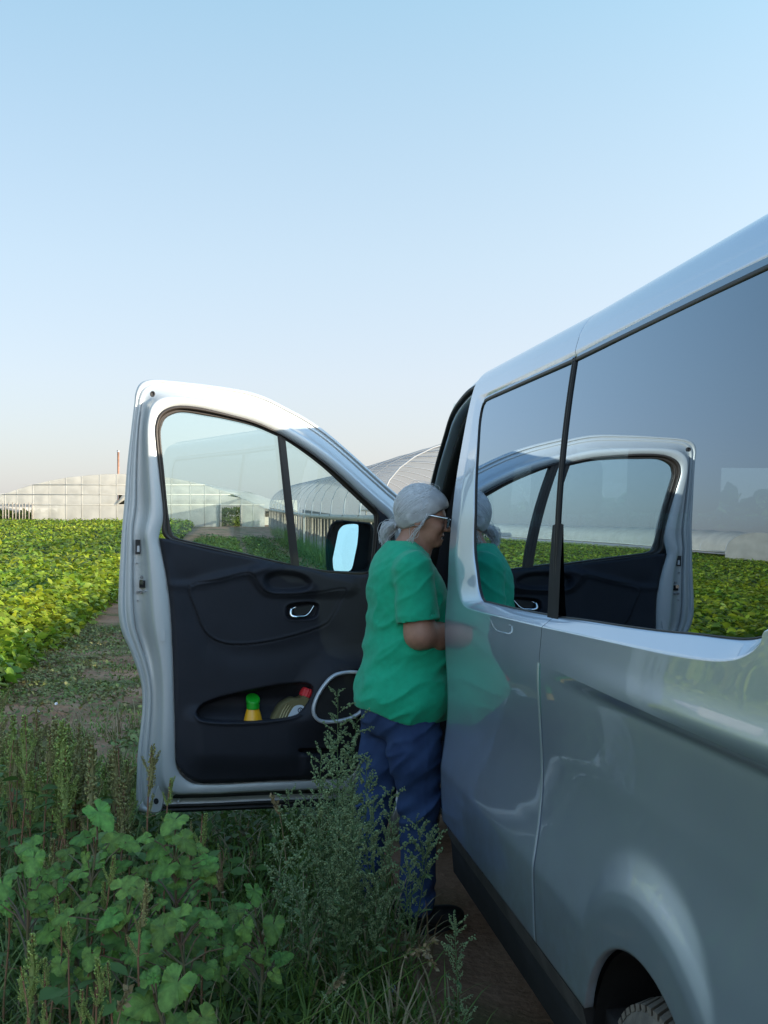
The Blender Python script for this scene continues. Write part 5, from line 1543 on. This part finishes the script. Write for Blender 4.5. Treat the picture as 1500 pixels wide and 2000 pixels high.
M['burr_stem'] = mat('lobed_stem', (.12, .13, .06), .7, col2=(.14, .07, .045), vscale=6)
M['amar_leaf'] = leafm('oval_leaf', (.085, .165, .036))
M['amar_spike'] = leafm('seed_spike', (.50, .60, .20), island=.35, trans=.5, rough=.8)
M['amar_spike2'] = leafm('tan_seed_spike', (.52, .50, .22), island=.35, trans=.5, rough=.8)
M['amar_stem'] = mat('reddish_stem', (.22, .15, .075), .7, col2=(.27, .11, .065), vscale=5)
M['gf_leaf'] = leafm('grey_green_leaf', (.12, .20, .075), island=.3)
M['gf_seed'] = leafm('grey_green_seed', (.27, .37, .18), island=.3, trans=.3, rough=.8)
M['grass'] = leafm('grass_blade', (.13, .215, .040), island=.45, trans=.35)
M['grass_lt'] = leafm('pale_grass', (.17, .24, .065), island=.4, trans=.35)
M['drygrass'] = leafm('dry_grass', (.26, .21, .11), island=.3, trans=.2)
M['cover'] = leafm('ground_cover', (.07, .13, .026), island=.4, trans=.25)
M['cover_track'] = leafm('track_weeds', (.070, .135, .026), island=.4, trans=.3)  # green of the weeds along the wheel tracks
M['creeper'] = leafm('creeping_weed', (.14, .21, .055), island=.4, col2=(.24, .21, .085), vscale=3)
M['petal'] = mat('white_petal', (.75, .75, .78), .5, trans=.3)

# --- shared leaf meshes
def me_of(name, V, Fc, m, smooth=True):
    me = bpy.data.meshes.new(name); me.from_pydata([tuple(v) for v in V], [], [tuple(f) for f in Fc]); me.materials.append(m)
    me.polygons.foreach_set('use_smooth', np.full(len(Fc), smooth)); me.update(); return me
def inst(name, me, parent, R, p, s):
    o = bpy.data.objects.new(name, me); COL.objects.link(o); o.parent = parent
    Mx = Matrix([[*(R[i] * s), p[i]] for i in range(3)] + [[0, 0, 0, 1]]); o.matrix_local = Mx; return o
def lobed(seed):
    r = np.random.default_rng(seed); n = 72; a = np.linspace(-np.pi * .93, np.pi * .93, n)   # 0 = tip (+Y)
    base = .43 + .06 * np.cos(a)
    lob = .19 * (np.abs(((a * 2.6 / (2 * np.pi) + .5) % 1) - .5) * -2 + 1) ** 1.3 + .12 * np.exp(-(a / .35) ** 2)
    ser = .030 * np.abs(((a * 5.2 + .5) % 1) - .5) * 2 + .010 * r.normal(size=n)
    R_ = base + lob + ser - .05; 
    V = [(0, 0, 0)]; rings = (.33, .66, 1.0)
    for k in rings:
        for ai, ri in zip(a, R_):
            x, y = math.sin(ai) * ri * k, math.cos(ai) * ri * k
            vein = abs(math.cos(ai * 2.6)) ** .5
            z = .10 * (k ** 1.5) * (1 - 1.2 * vein) + .12 * abs(x) - .16 * k * k * (1 if y > .1 else .3) + .03 * r.normal() * (k > .9) + .035 * math.sin(ai * 3 + seed) * k
            V.append((x, y + .12, z))
    V[0] = (0, .10, -.01)
    F = []
    for i in range(n - 1): F.append((0, 1 + i + 1, 1 + i))
    for k in range(2):
        for i in range(n - 1):
            b0 = 1 + k * n; F.append((b0 + i, b0 + i + 1, b0 + n + i + 1, b0 + n + i))
    return me_of('lobed_leaf', V, F, M['burr_leaf'])
LOB = [lobed(i) for i in range(5)]
def ovate(m): return me_of('oval_leaf', LEAF_V, LEAF_F, m)
OV = ovate(M['amar_leaf']); OVG = ovate(M['gf_leaf'])
def spike_mesh(seed, m, n=170, fat=.14):
    r = np.random.default_rng(seed); t = r.random(n) ** .9; a = r.random(n) * 6.283
    prof = fat * (1 - t) ** .45 * (.55 + .45 * np.abs(np.sin(t * 23 + seed))) * np.minimum(1, t * 12 + .5)
    p = np.stack([prof * np.cos(a) * .75, t, prof * np.sin(a) * .75], -1)
    d = np.stack([np.cos(a), .9 + 0 * a, np.sin(a)], -1)
    BL = [(0, 0, 0), (-.35, .5, .1), (.35, .5, .1), (0, .45, .45), (0, 1, 0)]; BF = [(0, 1, 3), (0, 3, 2), (0, 2, 1), (1, 4, 3), (3, 4, 2), (1, 2, 4)]
    V, F = replicate(BL, BF, p, basis(d, r.random(n) * 6), .055 + .03 * r.random(n))
    tv, tf = tube([(0, 0, 0), (0, .5, 0), (0, .93, 0)], [.05, .05, .012], 5)
    V = np.vstack([V, tv]); F = [tuple(f) for f in F] + [tuple(i + len(V) - len(tv) for i in f) for f in tf]
    return me_of('seed_spike', V, F, m)
SPK = [spike_mesh(i, M['amar_spike'], 140, .11) for i in range(3)] + [spike_mesh(7 + i, M['amar_spike2'], 120, .10) for i in range(3)]
def seedbranch_mesh(seed):
    """small side branchlet along +Y with seed knots"""
    r = np.random.default_rng(seed); tv, tf = tube(catmull([(0, 0, 0), (.03, .35, .03), (.0, .7, .10), (.02, 1, .2)], 2), [.012] * 7, 3, False)
    n = 26; t = .2 + .8 * r.random(n); c = r.normal(0, .05, (n, 3)); p = np.stack([0 * t, t, .2 * t * t], -1) + c
    BL = [(0, -.5, 0), (-.5, 0, 0), (0, 0, .5), (.5, 0, 0), (0, 0, -.5), (0, .6, 0)]; BF = [(0, 1, 2), (0, 2, 3), (0, 3, 4), (0, 4, 1), (5, 2, 1), (5, 3, 2), (5, 4, 3), (5, 1, 4)]
    V, F = replicate(BL, BF, p, basis(r.normal(size=(n, 3)), r.random(n)), .07 + .05 * r.random(n))
    V = np.vstack([tv, V]); return V, [tuple(f) for f in tf] + [tuple(int(i) + len(tv) for i in f) for f in F]
SB = [seedbranch_mesh(i) for i in range(4)]

def pix(px, py, Y): return np.array([(px - 750) / FOC * Y, Y, CAM_H + (1012 - py) / FOC * Y])
def gpt(x, y): return np.array([x, y, float(ground_z(x, y))])
def gz1(x, y): return float(ground_z(np.array([x]), np.array([y]))[0])

# --- lobed-leaf weeds: leaves given where the photo shows them
burrs = [
 ((190, 3.05), [(205,1600,74),(235,1640,62),(190,1668,72),(150,1640,46),(145,1705,52)], 'bright lobed-leaf weed whose top leaf stands clear of the dry spikes'),
 ((340, 3.15), [(330,1612,66),(292,1650,52),(370,1652,56),(312,1702,60),(362,1700,56),(408,1692,60)], 'broad-leaved weed directly under the lower corner of the open door'),
 ((60, 3.0), [(45,1655,64),(62,1692,58),(92,1738,60),(20,1700,52),(60,1762,50),(5,1740,50)], 'lobed-leaf weed at the left edge of the picture'),
 ((250, 2.9), [(255,1722,62),(232,1762,62),(282,1745,52),(205,1800,56),(268,1812,58),(160,1770,54)], 'lobed-leaf weed in the middle of the leafy patch'),
 ((350, 2.85), [(332,1792,82),(378,1838,92),(312,1832,70),(380,1782,62),(272,1856,62),(226,1832,80),(420,1800,48)], 'largest leafy weed, its leaves overlapping below the door corner'),
 ((500, 3.25), [(500,1752,54),(532,1824,58),(480,1822,56),(448,1832,52),(456,1790,46),(452,1862,56),(505,1868,40)], 'young lobed-leaf weed standing apart to the right of the leafy patch'),
 ((300, 2.6), [(264,1962,96),(332,1942,92),(362,1990,84),(300,1900,54),(230,2000,80)], 'low lobed-leaf weed with toothed leaves at the bottom of the picture'),
 ((120, 3.1), [(118,1800,56),(80,1830,54),(150,1850,52),(170,1905,50),(110,1900,50)], 'shaded lobed-leaf weed between the seed spikes'),
]
r6 = np.random.default_rng(66)
for (bx, Y), leaves, lab in burrs:
    Yb = Y + .12; base = gpt((bx - 750) / FOC * Yb, Yb); base[2] -= .02
    e = empty('lobed_leaf_weed', base, 0, lab, 'weed', 'broad-leaved weeds beside the van')
    top = pix(bx, min(p[1] for p in leaves) + 40, Y) - base; mb = MB()
    sp = catmull([np.zeros(3), top * .35 + r6.normal(0, .015, 3), top * .7 + r6.normal(0, .02, 3), top], 4)
    mb.add(*tube(sp, np.linspace(.0065, .003, len(sp)), 6))
    for (px, py, sz) in leaves:
        for extra in range(4):
            if extra == 0: c = pix(px, py, Y + r6.uniform(-.12, .10)); s_ = sz / FOC * Y * .82
            else:
                c = pix(px + r6.normal(0, 30), py + r6.uniform(4, 60), Y + r6.uniform(-.02, .25)); s_ = sz / FOC * Y * r6.uniform(.38, .75)
            c = c - base
            k = int(np.argmin(np.abs(sp[:, 2] - max(.05, c[2] - .06)))); a0 = sp[k]
            out = c - a0; out[2] = 0; out = out / (np.linalg.norm(out) + 1e-6)
            nrm = np.array([r6.normal(0, .28), -.62 + r6.normal(0, .22), .75]); nrm /= np.linalg.norm(nrm)
            ydir = out * .8 + np.array([r6.normal(0, .35), r6.normal(0, .2), -.35 + r6.normal(0, .2)]); ydir -= nrm * (ydir @ nrm); ydir /= np.linalg.norm(ydir)
            R = np.stack([np.cross(ydir, nrm), ydir, nrm], 1)
            p = c - ydir * s_ * .45
            mid = (a0 + p) / 2 + np.array([0, 0, .012]); mb.add(*tube([a0, mid, p], [.0028, .0022, .0018], 5))
            inst('leaf', LOB[r6.integers(5)], e, R, p, s_)
    mk('stem', np.vstack(mb.v), mb.f, M['burr_stem'], e)

# --- amaranth: terminal and side seed spikes on reddish stems
def amaranth(base, tip, L, lab, grp, tan=False, side=4, leaves=7, fat=.8, rr=None):
    r = rr or r6; e = empty('seed_spike_weed', base, 0, lab, 'weed', grp)
    T = tip - base; Ls = np.linalg.norm(T); mb = MB()
    sp = catmull([np.zeros(3), T * .4 + r.normal(0, .012, 3), T * .75 + r.normal(0, .01, 3), T], 4)
    ns = len(sp); mb.add(*tube(sp, np.linspace(.0045, .0018, ns), 5))
    V0 = SPK[3:] if tan else SPK[:3]
    d = T / Ls; 
    def put(p, dv, L_):
        dv = dv / np.linalg.norm(dv); R = basis(dv[None], np.array([r.random() * 6]))[0]
        o = inst('seed_spike', V0[r.integers(3)], e, R, p, L_); o.scale = (o.scale[0] * fat, o.scale[1], o.scale[2] * fat)
    put(T - d * L, d + r.normal(0, .04, 3), L)
    for k in range(side):
        t = 1 - (L * (.7 + 1.0 * (k + r.random()) / max(1, side) * 1.6)) / Ls
        if t < .25: continue
        a = sp[int(t * (ns - 1))]; az = k * 2.4 + r.random(); dv = np.array([math.cos(az) * .5, math.sin(az) * .5, 1.0])
        put(a, dv, L * r.uniform(.35, .6))
    for k in range(leaves):
        t = .12 + .6 * (k + r.random()) / leaves; a = sp[int(t * (ns - 1))]; az = k * 2.4 + r.random()
        dv = np.array([math.cos(az), math.sin(az), .15 + r.normal(0, .25)]); s_ = r.uniform(.055, .085)
        q = a + dv / np.linalg.norm(dv) * .03; mb.add(*tube([a, (a + q) / 2 + [0, 0, .003], q], .0011, 4))
        inst('leaf', OV, e, basis(dv[None], np.array([r.normal(0, .3)]))[0], q, s_)
    mk('stem', np.vstack(mb.v), mb.f, M['amar_stem'], e); return e
spk = [ # tip px, tip py, spike length px, base px, Y, tan, label
 (107,1640,95,105,3.6,True,'reddish seed spike weed rising left of the leafy patch'),
 (222,1672,60,170,2.95,False,'slanting seed spike in front of the topmost lobed leaf'),
 (286,1722,90,232,2.7,True,'thick tan seed spike leaning right over the lobed leaves'),
 (63,1825,120,58,2.6,False,'stout upright seed spike near the bottom left corner'),
 (185,1700,60,165,3.1,False,'small seed spike beside the reddish stemmed weed'),
 (140,1722,46,120,3.2,False,'short seed spike between two lobed-leaf weeds'),
 (205,1722,50,190,3.0,False,'short green seed spike among the topmost lobed leaves'),
 (112,1750,60,118,3.0,False,'thin seed spike over the shaded lower leaves'),
 (134,1800,56,150,2.8,False,'seed spike just left of the tan leaning one'),
 (40,1888,70,45,2.5,False,'seed spike low at the left behind the stoutest one'),
 (195,1868,90,215,2.55,False,'knobbly seed spike at the foot of the tan leaning one'),
 (162,1935,60,160,2.5,False,'small seed spike at the very bottom left of the big toothed leaf'),
 (210,1880,50,228,2.6,False,'narrow seed spike right beside the knobbly one'),
 (296,1455,85,290,3.55,True,'dry tan seed spike standing in front of the lower door corner'),
 (333,1520,50,322,3.5,False,'short seed spike just right of the one at the door corner'),
 (180,1487,110,178,4.3,False,'pale blue green seed spike standing alone left of the door'),
 (12,1720,60,14,3.2,True,'faded seed spike at the left edge'),
 (88,1870,60,95,2.8,False,'thin seed spike between the stout one and the leafy patch'),
 (395,1590,60,385,3.6,False,'yellow green seed spike right of the broad leaves'),
 (398,1700,50,395,3.4,True,'brown seed spike behind the largest leafy weed'),
 (85,1960,50,80,2.5,False,'seed spike tip at the bottom edge near the corner'),
]
for tx, ty, L, bx, Y, tan, lab in spk:
    tip = pix(tx, ty, Y); b = gpt((bx - 750) / FOC * (Y + .05), Y + .05); b[2] -= .02
    amaranth(b, tip, L / FOC * Y, lab, 'seed spike weeds', tan, 5, 9, .95)
tx_ = [(x, y) for x in range(3, 262, 9) for y in (1405,)]
for i in range(105):
    px = r6.uniform(-10, 262); Y = r6.uniform(4.1, 6.2); ty = np.interp(px, [0, 60, 160, 262], [1385, 1420, 1440, 1500]) + r6.normal(0, 26) + r6.uniform(-10, 90)
    tip = pix(px, ty, Y); b = gpt((px + r6.normal(0, 10) - 750) / FOC * Y, Y)
    if tip[2] - b[2] < .25: tip[2] = b[2] + .3
    amaranth(b, tip, r6.uniform(.13, .26), ('faded tan' if (tan_ := r6.random() < .6) else 'dull green') + ' seed spike in the ' + ('front' if Y < 4.7 else 'middle' if Y < 5.4 else 'back') + ' of the stand, ' + ('at the left picture edge' if px < 50 else 'left of its middle' if px < 125 else 'right of its middle' if px < 200 else 'nearest the door edge'), 'dense stand of seed spikes left of the open door', tan_, 3, 5, 1.0)
for i in range(16):
    px = r6.uniform(280, 520); Y = r6.uniform(4.0, 4.9); ty = r6.uniform(1600, 1680)
    tip = pix(px, ty, Y); b = gpt((px + r6.normal(0, 10) - 750) / FOC * Y, Y)
    amaranth(b, tip, r6.uniform(.05, .10), 'small weed growing under the bottom edge of the open door', 'small weeds under the open door', r6.random() < .5, 2, 6)

# --- fine branched grey-green weeds
def feathery(base, tip, lab, grp, bl=.055, dens=34, rr=None, low=.30):
    r = rr or r6; e = empty('feathery_weed', base, 0, lab, 'weed', grp)
    T = tip - base; Ls = np.linalg.norm(T); sp = catmull([np.zeros(3), T * .35 + r.normal(0, .02, 3), T * .7 + r.normal(0, .015, 3), T], 6); ns = len(sp)
    mb = MB(); mb.add(*tube(sp, np.linspace(.0030, .0010, ns), 5)); mk('stem', np.vstack(mb.v), mb.f, M['gf_leaf'], e)
    mb = MB(); n = int(dens * Ls)
    for k in range(n):
        t = low + (1 - low) * (k / n) ** .85; a = sp[min(ns - 1, int(t * (ns - 1)))] + T * 0
        f_ = t * (ns - 1); i0 = min(int(f_), ns - 2); a = sp[i0] * (1 - f_ + i0) + sp[i0 + 1] * (f_ - i0)
        az = k * 2.4 + r.normal(0, .3); ln = bl * (.35 + 1.1 * math.sin(math.pi * min(1, (1 - t) / (1 - low) * .9 + .12))) * r.uniform(.6, 1.3)
        dv = np.array([math.cos(az), math.sin(az), 1.0 + r.normal(0, .25)]); V, F = SB[r.integers(4)]
        R = basis(dv[None], np.array([r.random() * 6]))[0]; mb.add((V * ln) @ R.T + a, F)
    tag(mk('seed_branches', np.vstack(mb.v), mb.f, M['gf_seed'], e), kind='stuff')
    m = int(20 * Ls); t = r.random(m) * .75; az = r.random(m) * 6.283; idx = (t * (ns - 1)).astype(int)
    d = np.stack([np.cos(az), np.sin(az), .5 + r.normal(0, .4, m)], -1)
    V, F = replicate(LEAF_V, LEAF_F, sp[idx], basis(d, r.normal(0, .5, m)), np.stack([s_ * np.array([.55, 1, 1]) for s_ in r.uniform(.03, .055, m)]))
    tag(mkbig('leaves', V, F, M['gf_leaf'], e), kind='stuff'); return e
fe = [(660,1348,668,3.75,'tallest feathery weed of the clump, in front of the speaker ring'),(698,1400,690,3.85,'second tallest feathery weed, against the blue jeans'),(628,1465,640,3.6,'feathery weed leaning left in front of the lower door edge'),
 (716,1480,705,3.8,'feathery weed in front of the back of the knees'),(688,1455,680,3.6,'feathery weed between the two tallest ones'),(645,1440,655,3.9,'thin feathery weed just left of the tallest one'),
 (765,1542,740,3.7,'feathery weed in front of the nearer leg'),(838,1625,790,3.7,'feathery weed bending right towards the door sill'),(812,1597,770,3.75,'feathery weed in front of the nearer calf'),(800,1685,770,3.6,'low feathery weed by the trouser cuff'),
 (560,1552,590,3.6,'feathery weed at the left side of the clump under the door'),(540,1632,580,3.5,'lowest feathery weed at the left side of the clump'),(597,1560,610,3.7,'feathery weed just under the door edge'),(730,1560,715,3.6,'feathery weed at the centre right of the clump')]
for tx, ty, bx, Y, lab in fe:
    b = gpt((bx - 750) / FOC * (Y + .1), Y + .1); feathery(b, pix(tx, ty, Y), lab, 'fine feathery weeds in front of the door and legs')
for i in range(26):
    px = r6.normal(665, 62); Y = r6.uniform(3.45, 4.0); ty = 1500 + abs(px - 665) * .9 + r6.uniform(0, 210)
    b = gpt((px * .6 + 670 * .4 - 750) / FOC * (Y + .1), Y + .1); feathery(b, pix(px, ty, Y), 'fine grey green weed inside the dense clump before the legs', 'inner stems of the feathery clump', .05, 36)
b = gpt((893 - 750) / FOC * 3.2, 3.2); feathery(b, pix(888, 1800, 3.15), 'single feathery weed standing alone on bare soil beside the sill', None, .038, 70, None, .2)
b = gpt((915 - 750) / FOC * 3.1, 3.1); feathery(b, pix(912, 1975, 3.05), 'tiny feathery weed tip at the bottom beside the lone one', None, .03, 70, None, .2)
b = gpt((645 - 750) / FOC * 3.0, 3.0); feathery(b, pix(650, 1900, 3.0), 'sparse low weed at the bottom centre', None, .03, 40)

# --- grasses
BLV = []; BLF = []
for i, t in enumerate((0, .3, .6, .85, 1)):
    w = .5 * (1 - t) ** .6 + .02; z = t - .25 * t ** 3; y = .55 * t ** 2
    BLV += [(-w * .035, y, z), (w * .035, y, z)]
for i in range(4): BLF += [(2 * i, 2 * i + 1, 2 * i + 3, 2 * i + 2)]
def yawR(az, tilt=None):
    c, s = np.cos(az), np.sin(az); n = len(az); R = np.zeros((n, 3, 3)); R[:, 0, 0] = c; R[:, 0, 1] = -s; R[:, 1, 0] = s; R[:, 1, 1] = c; R[:, 2, 2] = 1
    return R
def scatter_vs(n, fn):
    """rejection sampling in the van frame; fn(v, s) -> density 0..1"""
    return fn
def grass(n, vr, sr, hr, m, name, label, dens=None, clumpy=.5, seed=1, zoff=0.0):
    r = np.random.default_rng(seed); nc = max(1, int(n * .06))
    cv = r.uniform(*vr, nc); cs = r.uniform(*sr, nc); ci = r.integers(0, nc, n)
    v = np.where(r.random(n) < clumpy, cv[ci] + r.normal(0, .05, n), r.uniform(*vr, n)); s = np.where(r.random(n) < clumpy, cs[ci] + r.normal(0, .05, n), r.uniform(*sr, n))
    # keep clumps together
    k = r.random(n) < clumpy; v = np.where(k, cv[ci] + r.normal(0, .05, n), v); s = np.where(k, cs[ci] + r.normal(0, .05, n), s)
    if dens is not None: ok = r.random(n) < dens(v, s); v, s = v[ok], s[ok]
    x = v * CA - s * SA; y = v * SA + s * CA; h = r.uniform(*hr, len(v)) * (.6 + .4 * r.random(len(v)))
    V, F = replicate(BLV, BLF, np.stack([x, y, ground_z(x, y) + zoff], -1), yawR(r.random(len(v)) * 6.283), np.stack([h * 0 + .22 + .1 * r.random(len(v)), h * r.uniform(.3, 1.6, len(v)), h], -1))
    return tag(mkbig(name, V, F, m), label, kind='stuff')
def nearcam(v, s):   # keep growth out of the lens
    x = v * CA - s * SA; y = v * SA + s * CA
    return ((y > 2.1) | (np.abs(x) > .8 * np.abs(y) + .7)).astype(float)
def rut(v, s=None): return 1 - .93 * np.maximum(np.exp(-((v - 1.02) / .24) ** 2), np.exp(-((v - 2.62) / .24) ** 2))
def dirt(v, s):
    x = v * CA - s * SA; y = v * SA + s * CA
    n = vnoise(np.stack([x, y, 0 * x], -1), .75, 11, 3)
    far = sstep(6.2, 7.4, s)
    return np.clip(1 - far * (.96 - .75 * sstep(.02, .35, n)), .04, 1)
grass(30000, (-2.3, .72), (2.3, 7.5), (.10, .34), M['grass'], 'grass', 'dark green grass around the weeds', lambda v, s: nearcam(v, s) * dirt(v, s) * (1 - sstep(.35, .75, v) * .8) * (1 - .6 * sstep(-.45, .2, v) * sstep(3.3, 2.4, s)), .55, 3)
grass(9000, (-2.4, -.2), (2.9, 6.6), (.30, .62), M['grass_lt'], 'tall_grass', 'pale green tall grass between the seed spikes', lambda v, s: nearcam(v, s) * sstep(-.1, -1.0, v), .5, 13)
grass(5000, (-2.3, .7), (2.6, 9), (.15, .40), M['drygrass'], 'dry_grass', 'straw coloured dry grass stems', lambda v, s: nearcam(v, s) * dirt(v, s), .6, 4)
grass(16000, (-2.3, .5), (7, 14), (.02, .07), M['grass'], 'sparse_grass', 'sparse grass on the bare soil by the crop', lambda v, s: dirt(v, s), .7, 5)
grass(26000, (-1.3, 3.6), (15, 60), (.18, .42), M['grass'], 'track_grass', 'grass between and beside the wheel tracks', lambda v, s: rut(v), .6, 6)
grass(9000, (2.75, 5.0), (-1, 8), (.3, .62), M['grass'], 'sun_stop_grass', 'tall grass added beyond the van to stop low sun', None, .5, 7)  # added so that low sun does not leak under the van
grass(9000, (3.0, 4.2), (14, 70), (.5, 1.0), M['grass'], 'greenhouse_grass', 'tall grass along the open polytunnel side', None, .5, 8)
grass(5000, (-2.3, .3), (-4, 2.2), (.12, .3), M['grass'], 'near_grass', 'grass behind the viewpoint', nearcam, .5, 9)
def herbs(n, vr, sr, hr, size, m, name, label, dens=None, seed=1, flat=False):
    r = np.random.default_rng(seed); v = r.uniform(*vr, n); s = r.uniform(*sr, n)
    if dens is not None: ok = r.random(n) < dens(v, s); v, s = v[ok], s[ok]
    n = len(v); x = v * CA - s * SA; y = v * SA + s * CA
    h = r.uniform(*hr, n) * (np.clip(1 + .15 * vnoise(np.stack([x, y, 0 * x], -1), .9, seed, 2), .8, 1.1) if flat else np.clip(.6 + .9 * vnoise(np.stack([x, y, 0 * x], -1), 1.6, seed, 2), .15, 1.4))
    az = r.random(n) * 6.283; el = r.normal(.1, .45, n); d = np.stack([np.cos(az) * np.cos(el), np.sin(az) * np.cos(el), np.sin(el)], -1)
    V, F = replicate(LEAF_V, LEAF_F, np.stack([x, y, ground_z(x, y) + h], -1), basis(d, r.normal(0, .5, n)), size * (.5 + r.random(n)))
    return tag(mkbig(name, V, F, m), label, kind='stuff')
herbs(26000, (-2.4, .55), (2.3, 7.2), (.0, .26), .040, M['cover'], 'ground_cover', 'low dark leaves filling the weed patch', lambda v, s: nearcam(v, s) * dirt(v, s) * (1 - sstep(-.1, .6, v) * .8), 2)
herbs(52000, (-2.3, .6), (5.5, 17), (.0, .075), .038, M['creeper'], 'low_weeds', 'low creeping weeds on the bare soil', lambda v, s: np.clip(.16 + 1.2 * sstep(-.02, .26, vnoise(np.stack([v, s * .6, 0 * v], -1), 1.5, 21, 3)), 0, 1), 3)
herbs(22000, (-1.3, 3.5), (15, 62), (.05, .34), .085, M['cover_track'], 'track_weeds', 'dark green weeds on the track leading to the greenhouse', rut, 4)
herbs(9000, (2.8, 4.0), (-2, 9), (.05, .55), .08, M['cover'], 'sun_stop_weeds', 'weeds added beyond the van to stop low sun', None, 5)  # leafy growth put in beyond the van to block the sun
herbs(48000, (3.9, 4.8), (-16, 25), (.0, 1.72), .16, M['cover'], 'shade_hedge', 'tangled hedge added beyond the van to shade the soil strip', None, 15, True)  # added, mostly unseen hedge that keeps low sun off the soil strip
herbs(6000, (-2.4, .4), (-5, 2.2), (.0, .3), .05, M['cover'], 'near_weeds', 'weeds behind the viewpoint', nearcam, 6)

# --- single grass stalks with seed heads
def stalk(pts, lab, seed=0, col=None, heads=1, hl=.06):
    P = np.array([pix(*p) for p in pts]); b = P[0].copy(); e = empty('grass_stalk', b, 0, lab, 'grass stalk')
    C = catmull(P - b, 5); mk('stem', *tube(C, np.linspace(.0022, .0010, len(C)), 5), M['grass'] if col is None else col, e)
    r = np.random.default_rng(seed); n = 46; t = r.random(n); L = C[-1]; d = (C[-1] - C[-3]); d /= np.linalg.norm(d)
    p = L - d * hl * (1 - t)[:, None] + r.normal(0, .003, (n, 3)); dd = d + r.normal(0, .5, (n, 3))
    V, F = replicate(LEAF_LV, LEAF_LF, p, basis(dd, r.random(n) * 6), .014 + .008 * r.random(n)); mkbig('seed_head', V, F, M['drygrass'], e)
stalk([(430,1990,3.3),(432,1850,3.3),(430,1705,3.3)], 'upright pale seed head between the lobed leaves', 1)
stalk([(560,2010,3.0),(640,1965,3.0),(720,1900,3.05),(800,1862,3.1),(852,1838,3.1)], 'long grass stalk arching right across the bare soil', 2, None, 1, .10)
stalk([(610,1990,3.2),(640,1940,3.2),(668,1912,3.2)], 'short drooping pale seed head at the bottom centre', 3, M['drygrass'])
stalk([(380,1990,3.0),(372,1930,3.0),(395,1890,3.0)], 'green grass stalk left of the bottom centre', 4)
stalk([(228,2005,2.45),(240,1960,2.45),(252,1930,2.45)], 'pale seed head over the big toothed leaf', 5, M['drygrass'])
stalk([(560,1690,3.6),(548,1600,3.6),(532,1558,3.6)], 'brown seed stalk bending left below the door', 6, M['drygrass'])
stalk([(700,1990,3.2),(760,1930,3.2),(830,1880,3.25),(850,1890,3.25)], 'thin stalk drooping beside the lone weed', 8)
# white bindweed flower
fp = pix(763, 1953, 3.75); fp[2] = gz1(fp[0], fp[1]) + .03
e = empty('bindweed_flower', fp, 0, 'small round white flower low on the ground at bottom centre', 'flower')
V, f = lathe([(.001, -.016), (.003, -.006), (.010, .0), (.0165, .003)], 14); a_ = math.radians(50)
Rx = np.array([[1, 0, 0], [0, math.cos(a_), -math.sin(a_)], [0, math.sin(a_), math.cos(a_)]]); mk('petals', V @ Rx.T, f, M['petal'], e)
mk('stalk', *tube([(0, 0, -.03), (0, .004, -.02), (0, .008, -.010)], .0012, 5), M['grass'], e)
for (px, py, Y) in ((110, 1300, 9.6), (75, 1322, 9.2)):
    p = pix(px, py, Y); p[2] = gz1(p[0], p[1]) + .05
    e = empty('small_flower', p, 0, 'tiny white flower on the soil by the crop, %s' % ('nearer the door' if px == 110 else 'nearer the left edge'), 'flower')
    V, f = lathe([(.001, -.01), (.006, .0), (.014, .004)], 10); mk('petals', V @ Rx.T, f, M['petal'], e)
